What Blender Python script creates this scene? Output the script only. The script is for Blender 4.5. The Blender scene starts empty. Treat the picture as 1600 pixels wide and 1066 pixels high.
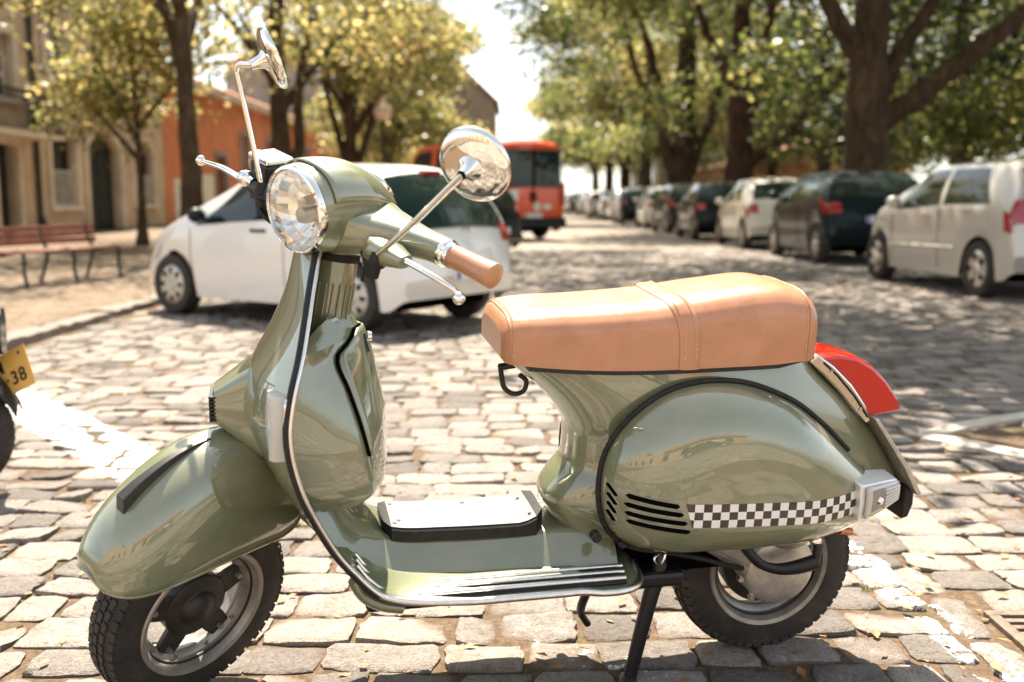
import bpy, bmesh, math, random
import numpy as np
from mathutils import Matrix, Vector
random.seed(7); RNG = np.random.default_rng(7)
SC = bpy.context.scene
COL = SC.collection
rad = math.radians
PI = math.pi

# ------------------------------------------------------------------ camera
cam_d = bpy.data.cameras.new('camera'); cam = bpy.data.objects.new('camera', cam_d); COL.objects.link(cam)
CAM_H = 1.045
cam.location = (0, 0, CAM_H); cam.rotation_euler = (rad(90 - 7.934), 0, 0)
cam_d.sensor_width = 36; cam_d.lens = 36.0; cam_d.clip_start = 0.05; cam_d.clip_end = 2000
cam_d.dof.use_dof = True; cam_d.dof.focus_distance = 2.16; cam_d.dof.aperture_fstop = 2.5
SC.camera = cam
# ------------------------------------------------------------------ light
SUN_EL, SUN_AZ = 60.5, -6.0          # azimuth measured from +Y towards +X
sd = Vector((math.sin(rad(SUN_AZ))*math.cos(rad(SUN_EL)), math.cos(rad(SUN_AZ))*math.cos(rad(SUN_EL)), math.sin(rad(SUN_EL))))
ld = bpy.data.lights.new('sun', 'SUN'); ld.energy = 5.0; ld.angle = rad(0.55); ld.color = (1.0, 0.88, 0.735)
lo = bpy.data.objects.new('sun', ld); COL.objects.link(lo); lo.rotation_euler = sd.to_track_quat('Z', 'Y').to_euler()
W = bpy.data.worlds.new('World'); SC.world = W; W.use_nodes = True
wn = W.node_tree; wn.nodes.clear()
wo = wn.nodes.new('ShaderNodeOutputWorld'); wb = wn.nodes.new('ShaderNodeBackground'); sky = wn.nodes.new('ShaderNodeTexSky')
sky.sky_type = 'NISHITA'; sky.sun_disc = False; sky.sun_elevation = rad(SUN_EL); sky.sun_rotation = rad(SUN_AZ)
sky.dust_density = 1.2; sky.air_density = 1.0; sky.ozone_density = 1.0
hs = wn.nodes.new('ShaderNodeHueSaturation'); hs.inputs['Saturation'].default_value = 0.38
wm = wn.nodes.new('ShaderNodeMix'); wm.data_type = 'RGBA'; wm.blend_type = 'MULTIPLY'; wm.inputs[0].default_value = 1.0
wm.inputs[7].default_value = (.97, 1.0, .985, 1)
wn.links.new(sky.outputs[0], hs.inputs['Color']); wn.links.new(hs.outputs[0], wm.inputs[6])
wn.links.new(wm.outputs[2], wb.inputs[0]); wb.inputs[1].default_value = 0.105
wn.links.new(wb.outputs[0], wo.inputs[0])
SC.view_settings.view_transform = 'Standard'; SC.view_settings.look = 'None'
SC.view_settings.exposure = 1.72; SC.view_settings.gamma = 1.0; SC.view_settings.use_curve_mapping = False
SC.cycles.max_bounces = 8; SC.cycles.transparent_max_bounces = 8
SC.cycles.sample_clamp_indirect = 6.0
SC.cycles.caustics_reflective = False; SC.cycles.caustics_refractive = False

# ------------------------------------------------------------------ materials
class NT:
    def __init__(s, name):
        s.m = bpy.data.materials.new(name); s.m.use_nodes = True; s.t = s.m.node_tree; s.t.nodes.clear()
        s.out = s.n('ShaderNodeOutputMaterial')
    def n(s, typ, **k):
        nd = s.t.nodes.new(typ)
        for a, v in k.items(): setattr(nd, a, v)
        return nd
    def l(s, a, b): s.t.links.new(a, b)
    def noise(s, scale, detail=4, rough=.55, vec=None, dist=0):
        nd = s.n('ShaderNodeTexNoise'); nd.inputs['Scale'].default_value = scale; nd.inputs['Detail'].default_value = detail
        nd.inputs['Roughness'].default_value = rough; nd.inputs['Distortion'].default_value = dist
        if vec is not None: s.l(vec, nd.inputs['Vector'])
        return nd.outputs['Fac']
    def ramp(s, fac, stops):
        nd = s.n('ShaderNodeValToRGB'); e = nd.color_ramp.elements
        while len(e) < len(stops): e.new(0.5)
        for q, (p, c) in zip(e, stops):
            q.position = p; q.color = (*c, 1) if len(c) == 3 else c
        s.l(fac, nd.inputs[0]); return nd.outputs[0]
    def mix(s, fac, a, b, blend='MIX'):
        nd = s.n('ShaderNodeMix', data_type='RGBA', blend_type=blend)
        for sock, v in ((nd.inputs[0], fac), (nd.inputs[6], a), (nd.inputs[7], b)):
            if hasattr(v, 'is_output'): s.l(v, sock)
            elif isinstance(v, (int, float)): sock.default_value = v
            else: sock.default_value = (*v, 1)
        return nd.outputs[2]
    def math(s, op, a, b=0.0, clamp=False):
        nd = s.n('ShaderNodeMath', operation=op, use_clamp=clamp)
        for sock, v in ((nd.inputs[0], a), (nd.inputs[1], b)):
            if hasattr(v, 'is_output'): s.l(v, sock)
            else: sock.default_value = v
        return nd.outputs[0]
    def bump(s, h, strength=.3, dist=.01):
        nd = s.n('ShaderNodeBump'); nd.inputs['Strength'].default_value = strength; nd.inputs['Distance'].default_value = dist
        s.l(h, nd.inputs['Height']); return nd.outputs[0]
    def pr(s, color=None, rough=.5, metal=0, coat=0, coat_rough=.03, spec=.5, bump=None, **k):
        p = s.n('ShaderNodeBsdfPrincipled')
        for nm, v in (('Base Color', color), ('Roughness', rough), ('Metallic', metal), ('Coat Weight', coat), ('Coat Roughness', coat_rough), ('Specular IOR Level', spec)):
            if v is None: continue
            if hasattr(v, 'is_output'): s.l(v, p.inputs[nm])
            else: p.inputs[nm].default_value = (*v, 1) if nm == 'Base Color' else v
        for nm, v in k.items():
            nm = nm.replace('_', ' ')
            p.inputs[nm].default_value = v
        if bump is not None: s.l(bump, p.inputs['Normal'])
        s.l(p.outputs[0], s.out.inputs[0]); return p
    def obj(s): return s.n('ShaderNodeTexCoord').outputs['Object']
    def pos(s): return s.n('ShaderNodeNewGeometry').outputs['Position']

def simple(name, color, rough=.5, metal=0, coat=0, spec=.5, var=.0, vscale=30, bump=0, bscale=200, **k):
    t = NT(name); c = color; b = None
    if var:
        n = t.noise(vscale, 5, .6, t.obj())
        c = t.ramp(n, [(.3, tuple(x*(1-var) for x in color)), (.7, tuple(min(1, x*(1+var)) for x in color))])
    if bump: b = t.bump(t.noise(bscale, 3, .6, t.obj()), bump, .002)
    t.pr(c, rough, metal, coat, spec=spec, bump=b, **k); return t.m

def paint(name, color, flake=0.0, dust=.12, rough=.35, ior=1.5):
    t = NT(name); o = t.obj()
    n = t.noise(9, 5, .65, o); n2 = t.noise(420, 2, .7, o)
    d = t.math('MULTIPLY', t.math('SUBTRACT', n, .42, True), dust*4)
    c = t.mix(d, color, (.34, .28, .19))
    sp = t.math('MULTIPLY', t.math('GREATER_THAN', n2, .70), dust*1.6)
    c = t.mix(sp, c, (.45, .38, .27))
    cr = t.math('ADD', t.math('MULTIPLY', n, .025), .0)
    p = t.pr(c, rough, flake, 1.0 if ior > 1.3 else .6, cr, .5 if ior > 1.3 else .15); p.inputs['Coat IOR'].default_value = ior; return t.m

M = {}
M['green'] = paint('olive_paint', (.172, .194, .108), .10, .32, ior=1.9)
M['chrome'] = simple('chrome', (.82, .80, .76), .07, 1.0, var=.06, vscale=60)
M['alu'] = simple('polished_aluminium', (.78, .76, .72), .28, 1.0, var=.1, vscale=80, bump=.1, bscale=400)
M['cast'] = simple('cast_aluminium', (.52, .49, .44), .42, .75, var=.2, vscale=40, bump=.25, bscale=500)
M['rim'] = simple('wheel_rim_grey', (.33, .31, .28), .42, .55, var=.22, vscale=25)
M['hub'] = simple('dark_hub', (.035, .030, .026), .5, .1, var=.4, vscale=30)
M['black'] = simple('black_plastic', (.013, .013, .014), .42, spec=.4, var=.3)
M['rubber'] = simple('rubber', (.018, .017, .017), .62, spec=.3, var=.4, vscale=40, bump=.2, bscale=300)
M['hole'] = simple('dark_void', (.004, .004, .004), .9, spec=0)
def tyre_mat():
    t = NT('tyre'); o = t.obj(); n = t.noise(18, 5, .7, o)
    c = t.ramp(n, [(.3, (.02, .018, .017)), (.6, (.045, .039, .033)), (.85, (.11, .09, .07))])
    t.pr(c, .68, spec=.35, bump=t.bump(t.noise(300, 3, .6, o), .25, .002)); return t.m
M['tyre'] = tyre_mat()
def leather():
    t = NT('tan_leather'); o = t.obj()
    n = t.noise(14, 4, .6, o, .6); g = t.noise(900, 2, .5, o)
    mp = t.n('ShaderNodeMapping'); mp.inputs['Scale'].default_value = (1, .45, .45); mp.inputs['Rotation'].default_value = (.3, .5, .2); t.l(o, mp.inputs[0])
    mp.inputs['Scale'].default_value = (1, .3, .38)
    w1 = t.noise(52, 5, .62, mp.outputs[0], .9); w2 = t.noise(130, 3, .6, o, .4)
    cr = t.math('ABSOLUTE', t.math('SUBTRACT', w1, .5)); cr = t.math('MULTIPLY', cr, 6, True)
    mask = t.math('MULTIPLY', t.math('SUBTRACT', t.noise(6, 2, .5, o), .40, True), 3.5, True)
    crm = t.math('ADD', t.math('MULTIPLY', cr, mask), t.math('SUBTRACT', 1, mask))
    h = t.math('ADD', t.math('ADD', t.math('MULTIPLY', crm, .45), t.math('MULTIPLY', w2, .35)), t.math('MULTIPLY', g, .25))
    c = t.ramp(n, [(.3, (.43, .195, .10)), (.7, (.52, .25, .135))])
    t.pr(c, t.math('ADD', t.math('MULTIPLY', n, .15), .26), coat=.3, coat_rough=.22, bump=t.bump(h, .5, .0016)); return t.m
M['leather'] = leather()
M['thread'] = simple('pale_thread', (.62, .42, .26), .8)
M['red_lens'] = simple('red_lens', (.52, .012, .008), .12, coat=1, Emission_Strength=0.0)
M['red_lens2'] = simple('car_lamp_red', (.35, .015, .01), .12, coat=1, var=.2, vscale=9)
def lens(name, tint=(1, 1, 1), gl=.25):
    t = NT(name); tr = t.n('ShaderNodeBsdfTransparent'); tr.inputs[0].default_value = (*tint, 1)
    g = t.n('ShaderNodeBsdfGlossy'); g.inputs['Roughness'].default_value = .03
    f = t.n('ShaderNodeLayerWeight'); f.inputs[0].default_value = .25
    a = t.math('ADD', t.math('MULTIPLY', f.outputs['Facing'], .5), .05, True)
    mx = t.n('ShaderNodeMixShader'); t.l(a, mx.inputs[0]); t.l(tr.outputs[0], mx.inputs[1]); t.l(g.outputs[0], mx.inputs[2])
    t.l(mx.outputs[0], t.out.inputs[0]); return t.m
M['lens'] = lens('clear_lens', (.96, .96, .95))
def white_lens():
    t = NT('clear_ribbed_plastic'); p = t.pr((.80, .79, .75), .18, coat=.6, coat_rough=.05); p.inputs['Transmission Weight'].default_value = .35; p.inputs['IOR'].default_value = 1.3; return t.m
M['wlens'] = white_lens()
M['reflector'] = simple('lamp_reflector', (.90, .87, .82), .10, 1.0)
M['ind'] = simple('pale_silver_plastic', (.80, .78, .73), .28, .1, coat=.6)
M['white_sq'] = simple('white_vinyl', (.80, .79, .76), .35, coat=.5)
M['black_sq'] = simple('black_vinyl', (.02, .016, .014), .3, coat=.5)
M['mat_grey'] = simple('worn_floor_mat', (.19, .185, .175), .6, var=.3, vscale=25, bump=.3, bscale=250)
M['amber'] = simple('amber', (.55, .20, .04), .25, coat=.5)
M['brass'] = simple('brass', (.5, .32, .12), .35, .9)
M['crest'] = simple('satin_black_trim', (.05, .048, .046), .38, .3, var=.2)

def cobble_mat(name, base=(.268, .244, .224)):
    t = NT(name); g = t.n('ShaderNodeNewGeometry'); oi = t.n('ShaderNodeObjectInfo')
    p = g.outputs['Position']
    r = t.math('FRACT', t.math('ADD', g.outputs['Random Per Island'], oi.outputs['Random']))
    c = t.ramp(r, [(0, tuple(x*.5 for x in base)), (.3, tuple(x*.85 for x in base)), (.7, tuple(x*1.1 for x in base)), (1, (base[0]*1.35, base[1]*1.3, base[2]*1.2))])
    n1 = t.noise(14, 6, .7, p); n2 = t.noise(160, 3, .75, p); n3 = t.noise(45, 5, .7, p)
    c = t.mix(1.0, c, t.ramp(n1, [(.25, (.68, .66, .62)), (.75, (1.25, 1.22, 1.18))]), 'MULTIPLY')
    c = t.mix(1.0, c, t.ramp(n2, [(.3, (.62, .62, .62)), (.7, (1.3, 1.3, 1.3))]), 'MULTIPLY')
    c = t.mix(1.0, c, t.ramp(n3, [(.28, (.6, .57, .54)), (.48, (1, 1, 1)), (.62, (1, 1, 1)), (.8, (1.35, 1.33, 1.28))]), 'MULTIPLY')
    sx = t.n('ShaderNodeSeparateXYZ'); t.l(p, sx.inputs[0])
    # dirt that has settled low on the flanks
    low = t.math('MULTIPLY', t.math('SUBTRACT', -.004, sx.outputs['Z']), 160, True)
    low = t.math('MULTIPLY', low, t.math('ADD', t.math('MULTIPLY', n3, 1.2), .2, True))
    c = t.mix(low, c, (.115, .066, .034))
    # worn white road paint
    def line(x0, y0, x1, y1, w, wear):
        dx, dy = x1-x0, y1-y0; L = math.hypot(dx, dy); dx /= L; dy /= L
        a = t.math('ADD', t.math('MULTIPLY', sx.outputs['X'], -dy), t.math('MULTIPLY', sx.outputs['Y'], dx))
        a = t.math('ABSOLUTE', t.math('SUBTRACT', a, -x0*dy+y0*dx))
        s_ = t.math('ADD', t.math('MULTIPLY', sx.outputs['X'], dx), t.math('MULTIPLY', sx.outputs['Y'], dy))
        s0 = x0*dx+y0*dy
        a = t.math('LESS_THAN', t.math('ADD', a, t.math('MULTIPLY', n3, .07)), w/2+.03)
        b = t.math('LESS_THAN', t.math('ABSOLUTE', t.math('SUBTRACT', s_, s0+L/2)), L/2)
        k = t.math('MULTIPLY', a, b)
        wr = t.math('GREATER_THAN', t.math('ADD', n3, t.math('MULTIPLY', n1, .6)), wear)
        return t.math('MULTIPLY', k, wr)
    msk = line(-2.75, 5.45, -1.35, 3.80, .30, .62)
    msk = t.math('MAXIMUM', msk, line(1.0, 3.05, 1.14, 1.6, .13, .80))
    msk = t.math('MAXIMUM', msk, line(.0, 2.42, .40, 2.05, .13, .94))
    c = t.mix(msk, c, (.78, .76, .72))
    h = t.math('ADD', t.math('MULTIPLY', n3, .8), t.math('MULTIPLY', n2, .4))
    t.pr(c, .8, spec=.3, bump=t.bump(h, 1.0, .014)); return t.m
M['cobble'] = cobble_mat('granite_sett')
M['kerb'] = simple('kerb_granite', (.17, .14, .115), .8, var=.3, vscale=12, bump=.4, bscale=80)
M['edging'] = cobble_mat('worn_edging_stone', (.36, .33, .29))
M['slabstone'] = simple('pale_stone', (.46, .41, .34), .8, var=.25, vscale=10, bump=.4, bscale=90)
def road_mat():
    t = NT('road_ground'); p = t.pos()
    n = t.noise(60, 6, .75, p); n1 = t.noise(5, 4, .6, p)
    dirt = t.ramp(n, [(.3, (.05, .033, .020)), (.55, (.125, .085, .052)), (.8, (.25, .19, .13))])
    dirt = t.mix(t.math('MULTIPLY', t.math('SUBTRACT', n1, .58, True), 5, True), dirt, (.055, .065, .022))
    br = t.n('ShaderNodeTexBrick'); br.inputs['Scale'].default_value = 1; br.inputs['Mortar Size'].default_value = .012; br.inputs['Brick Width'].default_value = .21
    br.inputs['Row Height'].default_value = .155; br.inputs['Mortar Smooth'].default_value = .4; br.inputs['Bias'].default_value = 0
    br.inputs['Color1'].default_value = (.22, .195, .165, 1); br.inputs['Color2'].default_value = (.37, .33, .28, 1); br.inputs['Mortar'].default_value = (.12, .08, .05, 1)
    mv = t.n('ShaderNodeMix', data_type='VECTOR'); mv.inputs[0].default_value = .06
    ns = t.n('ShaderNodeTexNoise'); ns.inputs['Scale'].default_value = 3; t.l(p, ns.inputs['Vector']); t.l(p, mv.inputs[4]); t.l(ns.outputs['Color'], mv.inputs[5]); t.l(mv.outputs[1], br.inputs['Vector'])
    sx = t.n('ShaderNodeSeparateXYZ'); t.l(p, sx.inputs[0])
    far = t.math('MAXIMUM', t.math('GREATER_THAN', sx.outputs['Y'], 21.3), t.math('LESS_THAN', sx.outputs['Y'], .55))
    c = t.mix(far, dirt, br.outputs['Color'])
    h = t.math('ADD', t.math('MULTIPLY', t.math('MULTIPLY', t.math('SUBTRACT', 1, br.outputs['Fac']), far), 1.0), t.math('MULTIPLY', n, .5))
    t.pr(c, .9, spec=.2, bump=t.bump(h, .6, .01)); return t.m
M['road'] = road_mat()
def walk_mat():
    t = NT('sidewalk_ground'); p = t.pos(); n = t.noise(3, 6, .7, p); n2 = t.noise(40, 5, .75, p)
    c = t.ramp(n, [(.3, (.17, .125, .085)), (.6, (.27, .215, .16)), (.8, (.34, .29, .23))])
    c = t.mix(1, c, t.ramp(n2, [(.3, (.6, .58, .55)), (.7, (1.2, 1.2, 1.2))]), 'MULTIPLY')
    vz = t.n('ShaderNodeTexVoronoi', feature='DISTANCE_TO_EDGE'); vz.inputs['Scale'].default_value = 7; t.l(p, vz.inputs['Vector']); e = t.math('MULTIPLY', vz.outputs['Distance'], 9, True)
    c = t.mix(1, c, t.ramp(e, [(0, (.5, .44, .38)), (.5, (1, 1, 1))]), 'MULTIPLY')
    t.pr(c, .9, spec=.2, bump=t.bump(t.math('ADD', n2, e), .8, .02)); return t.m
M['walk'] = walk_mat()
def bark():
    t = NT('bark'); o = t.pos(); mp = t.n('ShaderNodeMapping'); mp.inputs['Scale'].default_value = (1, 1, .35); t.l(o, mp.inputs[0])
    n = t.noise(7, 6, .7, mp.outputs[0], .4); n2 = t.noise(1.6, 3, .6, mp.outputs[0])
    c = t.ramp(n, [(.3, (.026, .017, .011)), (.55, (.075, .048, .031)), (.8, (.17, .115, .075))])
    c = t.mix(t.math('MULTIPLY', t.math('SUBTRACT', n2, .55, True), 4, True), c, (.17, .125, .085))
    t.pr(c, .9, spec=.2, bump=t.bump(n, .8, .04)); return t.m
M['bark'] = bark()
def leaf_mat(name, d1, d2, tr1, tr2, trans=.5, bright=.62):
    t = NT(name); g = t.n('ShaderNodeNewGeometry'); r = g.outputs['Random Per Island']
    n = t.noise(.55, 3, .6, g.outputs['Position'])
    k = t.math('ADD', t.math('MULTIPLY', r, .5), t.math('MULTIPLY', n, .5))
    dc = t.ramp(k, [(.2, d1), (bright-.12, tuple(a*.65+b*.35 for a, b in zip(d1, d2))), (bright+.1, d2)]); tc = t.ramp(k, [(.2, tr1), (bright-.12, tuple(a*.72+b*.28 for a, b in zip(tr1, tr2))), (bright+.1, tr2)])
    p = t.n('ShaderNodeBsdfPrincipled'); t.l(dc, p.inputs['Base Color']); p.inputs['Roughness'].default_value = .40; p.inputs['Specular IOR Level'].default_value = .5
    tl = t.n('ShaderNodeBsdfTranslucent'); t.l(tc, tl.inputs[0])
    mx = t.n('ShaderNodeMixShader'); mx.inputs[0].default_value = trans
    t.l(p.outputs[0], mx.inputs[1]); t.l(tl.outputs[0], mx.inputs[2]); t.l(mx.outputs[0], t.out.inputs[0]); return t.m
M['leaf_gold'] = leaf_mat('golden_leaf', (.040, .062, .014), (.20, .17, .065), (.12, .17, .028), (.92, .72, .30), .58, .62)
M['leaf_green'] = leaf_mat('green_leaf', (.020, .040, .012), (.085, .098, .030), (.07, .13, .022), (.72, .64, .22), .54, .67)
M['leaf_dark'] = leaf_mat('dark_leaf', (.010, .026, .011), (.045, .060, .022), (.025, .06, .016), (.34, .34, .10), .46, .62)
M['dryleaf'] = simple('dry_leaf', (.30, .15, .06), .7, var=.4)
M['grass'] = leaf_mat('grass_blade', (.05, .075, .02), (.14, .13, .04), (.08, .12, .02), (.2, .2, .05), .4)

# ------------------------------------------------------------------ mesh building
def link(o, parent=None):
    COL.objects.link(o)
    if parent is not None: o.parent = parent
    return o
def tag(o, label=None, cat=None, group=None, kind=None):
    if label: o['label'] = label
    if cat: o['category'] = cat
    if group: o['group'] = group
    if kind: o['kind'] = kind
    return o
def empty(name, label, cat, loc=(0, 0, 0), rz=0, group=None):
    o = bpy.data.objects.new(name, None); o.empty_display_size = .2; COL.objects.link(o)
    o.location = loc; o.rotation_euler = (0, 0, rz); return tag(o, label, cat, group)

class MB:
    def __init__(s): s.v = []; s.f = []; s.mi = []
    def add(s, vs, fs, mi=0):
        b = len(s.v); s.v.extend([tuple(map(float, p)) for p in vs]); s.f.extend([tuple(b+i for i in f) for f in fs]); s.mi.extend([mi]*len(fs)); return s
    def grid(s, P, cu=False, cv=False, mi=0, caps=False):
        P = np.asarray(P, float); n, m = P.shape[:2]; fs = []
        for i in range(n if cu else n-1):
            for j in range(m if cv else m-1):
                a, b = i, (i+1) % n; c, d = j, (j+1) % m
                fs.append((a*m+c, b*m+c, b*m+d, a*m+d))
        if caps: fs.append(tuple(range(m))[::-1]); fs.append(tuple((n-1)*m+j for j in range(m)))
        return s.add(P.reshape(-1, 3), fs, mi)
    def box(s, x0, x1, y0, y1, z0, z1, mi=0):
        v = [(x, y, z) for z in (z0, z1) for y in (y0, y1) for x in (x0, x1)]
        return s.add(v, [(0, 2, 3, 1), (4, 5, 7, 6), (0, 1, 5, 4), (2, 6, 7, 3), (0, 4, 6, 2), (1, 3, 7, 5)], mi)
    def prism(s, poly, vec, mi=0):
        n = len(poly); p = np.asarray(poly, float); q = p + np.asarray(vec, float)
        fs = [tuple(range(n))[::-1], tuple(range(n, 2*n))] + [(i, (i+1) % n, n+(i+1) % n, n+i) for i in range(n)]
        return s.add(np.vstack([p, q]), fs, mi)
    def tube(s, path, r, seg=10, flat=None, mi=0, caps=True, up=(0, 0, 1)):
        path = np.asarray(path, float); n = len(path); r = np.broadcast_to(np.asarray(r, float), (n,))
        T = np.gradient(path, axis=0); T /= np.linalg.norm(T, axis=1)[:, None]+1e-12
        u = np.asarray(up, float)
        if abs(T[0] @ u) > .95: u = np.array([1., 0, 0])
        rings = []; N = np.cross(T[0], u); N /= np.linalg.norm(N)
        for i in range(n):
            N = N - T[i]*(N @ T[i]); N /= np.linalg.norm(N)+1e-12; B = np.cross(T[i], N)
            a = np.linspace(0, 2*PI, seg, endpoint=False)
            fx, fy = (1, 1) if flat is None else flat
            rings.append(path[i] + r[i]*(np.cos(a)[:, None]*N*fx + np.sin(a)[:, None]*B*fy))
        return s.grid(np.array(rings), cv=True, mi=mi, caps=caps)
    def lathe(s, prof, origin=(0, 0, 0), axis=(0, 1, 0), seg=32, mi=0, closed=False, caps=False):
        """prof: (radius, distance along axis)"""
        ax = np.asarray(axis, float); ax /= np.linalg.norm(ax)
        u = np.cross(ax, (0, 0, 1.)) if abs(ax[2]) < .95 else np.cross(ax, (1., 0, 0)); u /= np.linalg.norm(u); w = np.cross(ax, u)
        a = np.linspace(0, 2*PI, seg, endpoint=False); o = np.asarray(origin, float)
        P = np.array([[o + ax*h + r*(np.cos(t)*u+np.sin(t)*w) for t in a] for r, h in prof])
        return s.grid(P, cu=closed, cv=True, mi=mi, caps=caps)
    def sphere(s, c, r, seg=16, rings=10, mi=0, sc=(1, 1, 1)):
        th = np.linspace(.02, PI-.02, rings); a = np.linspace(0, 2*PI, seg, endpoint=False)
        P = np.array([[(c[0]+r*sc[0]*math.sin(t)*math.cos(b), c[1]+r*sc[1]*math.sin(t)*math.sin(b), c[2]+r*sc[2]*math.cos(t)) for b in a] for t in th])
        return s.grid(P, cv=True, mi=mi, caps=True)
    def xf(s, R, t):
        V = np.asarray(s.v, float) @ np.asarray(R, float).T + np.asarray(t, float); s.v = [tuple(p) for p in V]; return s
    def build(s, name, mats, parent=None, smooth=40, fix=True, bevel=0, solid=0, offset=0, weld=False):
        me = bpy.data.meshes.new(name); me.from_pydata(s.v, [], s.f); me.update()
        mats = mats if isinstance(mats, (list, tuple)) else [mats]
        for m in mats: me.materials.append(m)
        if len(mats) > 1: me.polygons.foreach_set('material_index', s.mi)
        if fix or weld:
            bm = bmesh.new(); bm.from_mesh(me)
            if weld: bmesh.ops.remove_doubles(bm, verts=bm.verts, dist=1e-5)
            bmesh.ops.recalc_face_normals(bm, faces=bm.faces); bm.to_mesh(me); bm.free()
        if smooth:
            me.shade_smooth(); me.set_sharp_from_angle(angle=rad(smooth))
        o = bpy.data.objects.new(name, me); link(o, parent)
        if solid:
            md = o.modifiers.new('solid', 'SOLIDIFY'); md.thickness = solid; md.offset = offset
        if bevel:
            md = o.modifiers.new('bevel', 'BEVEL'); md.width = bevel; md.segments = 2; md.limit_method = 'ANGLE'; md.angle_limit = rad(35)
        return o

def spl(keys, x):
    """Catmull-Rom through keys [(t, a, b, ...)] evaluated at the parameters x"""
    k = np.asarray(keys, float); t = k[:, 0]; v = k[:, 1:]
    if t[0] > t[-1]: t = t[::-1]; v = v[::-1]
    m = np.gradient(v, t, axis=0)
    d = np.diff(v, axis=0)/np.diff(t)[:, None]          # keep it from overshooting
    for i in range(1, len(t)-1):
        z = d[i-1]*d[i] <= 0; m[i][z] = 0
        lim = 3*np.minimum(abs(d[i-1]), abs(d[i])); m[i] = np.clip(m[i], -lim, lim)
    x = np.atleast_1d(np.asarray(x, float)); i = np.clip(np.searchsorted(t, x)-1, 0, len(t)-2)
    h = (t[i+1]-t[i])[:, None]; s = ((x-t[i])/(t[i+1]-t[i]))[:, None]
    return (2*s**3-3*s**2+1)*v[i] + (s**3-2*s**2+s)*h*m[i] + (-2*s**3+3*s**2)*v[i+1] + (s**3-s**2)*h*m[i+1]
def path(pts, n=30):
    p = np.asarray(pts, float); d = np.r_[0, np.cumsum(np.linalg.norm(np.diff(p, axis=0), axis=1))]
    m = np.gradient(p, d, axis=0); x = np.linspace(0, d[-1], n); i = np.clip(np.searchsorted(d, x)-1, 0, len(d)-2)
    h = (d[i+1]-d[i])[:, None]; s = ((x-d[i])/(d[i+1]-d[i]))[:, None]
    return (2*s**3-3*s**2+1)*p[i] + (s**3-2*s**2+s)*h*m[i] + (-2*s**3+3*s**2)*p[i+1] + (s**3-s**2)*h*m[i+1]
def sgnpow(a, e): return np.sign(a)*np.abs(a)**e
def smst(a): a = np.clip(a, 0, 1); return a*a*(3-2*a)

# ================================================================== the setting
b = MB(); b.box(-160, 160, -120, 420, -1.0, -.0098); road = b.build('road', M['road'], smooth=0); tag(road, kind='structure')
KX = -3.52                                                  # kerb of the left pavement
b = MB(); b.box(-60, KX-.22, -60, 89, -.5, .055); sidewalk = b.build('sidewalk', M['walk'], smooth=0); tag(sidewalk, kind='structure')
b = MB(); b.box(7.0, 60, -60, 140, -.5, .10); sidewalk2 = b.build('sidewalk', M['walk'], smooth=0); tag(sidewalk2, kind='structure')
def stone_block(lx, ly, lz, nx=6, ny=5, rough=.004, seed=0):
    r = np.random.default_rng(seed); P = []
    for i in range(nx+2):
        row = []
        for j in range(ny+2):
            u = np.clip((i-1)/(nx-1), 0, 1)*2-1; v = np.clip((j-1)/(ny-1), 0, 1)*2-1
            edge = (i in (0, nx+1)) or (j in (0, ny+1))
            k = .93 if not edge else 1.0
            c = 1 - .05*(abs(u)**4)*(abs(v)**4)
            row.append((u*lx/2*k*c + r.normal(0, rough*.6), v*ly/2*k*c + r.normal(0, rough*.6), (-lz if edge else -.006*(abs(u)**6+abs(v)**6)+r.normal(0, rough*.6))))
        P.append(row)
    return np.array(P)
for k in range(30):                                         # kerb stones
    y = -2+k*1.05
    b = MB(); b.grid(stone_block(.24, 1.03, .2, 4, 8, .008, k)); o = b.build('kerb_stone', M['kerb'], sidewalk, 45); o.location = (KX-.1, y, .062+.006*math.sin(k*2.3)); o.rotation_euler = (.01*math.sin(k*1.7), .03*math.sin(k*3.1), .02*math.sin(k*2.1))
for k in range(34):
    y = 1+k*1.05
    b = MB(); b.grid(stone_block(.24, 1.03, .2, 4, 6, .008, 100+k)); o = b.build('kerb_stone', M['kerb'], sidewalk2, 45); o.location = (7.0, y, .112)

# cobbles: rows of granite setts with open joints
def sett_unit(seed, nu, nv, amp):
    """irregular flat-topped block on the unit square: (n,m,3) grid, z in metres"""
    r = np.random.default_rng(seed)
    def par(n):
        e = .90 if n > 4 else .82
        return np.r_[-1, -1, np.linspace(-e, e, n-2), 1, 1]
    pu, pv = par(nu), par(nv); P = np.zeros((len(pu), len(pv), 3))
    ph = r.uniform(0, 6.28, 8); cor = r.normal(0, .040, (2, 2, 2)); cut = r.uniform(.0, .10, 4)*(r.random(4) < .6); tilt = r.normal(0, .0035, 2)
    for i, u in enumerate(pu):
        for j, v in enumerate(pv):
            edge = i in (0, len(pu)-1) or j in (0, len(pv)-1)
            a, c = (u+1)/2, (v+1)/2
            off = cor[0, 0]*(1-a)*(1-c)+cor[1, 0]*a*(1-c)+cor[0, 1]*(1-a)*c+cor[1, 1]*a*c
            m = 1-(cut[(0 if u > 0 else 1)+(0 if v > 0 else 2)]+.05)*(abs(u*v))**3
            q = max(abs(u), abs(v)); jg = r.normal(0, .018) if q > .8 else 0
            w = 1+(.030*math.sin(3.3*math.atan2(v, u)+ph[0])+.022*math.sin(7*math.atan2(v, u)+ph[1])+jg)*(q > .7)
            rim = q > .97
            z = -.0032*rim - .0008*(q**3) + tilt[0]*u+tilt[1]*v + amp*(math.sin(2.6*u+ph[3])*math.sin(2.2*v+ph[4])+.7*math.sin(5.3*u+ph[5])*math.sin(4.3*v+ph[6])+r.normal(0, .5))
            if edge: z = -.045
            P[i, j] = (u*.5*m*w+off[0], v*.5*m*w+off[1]*.9, z)
    return P
SETTS = []
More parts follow.
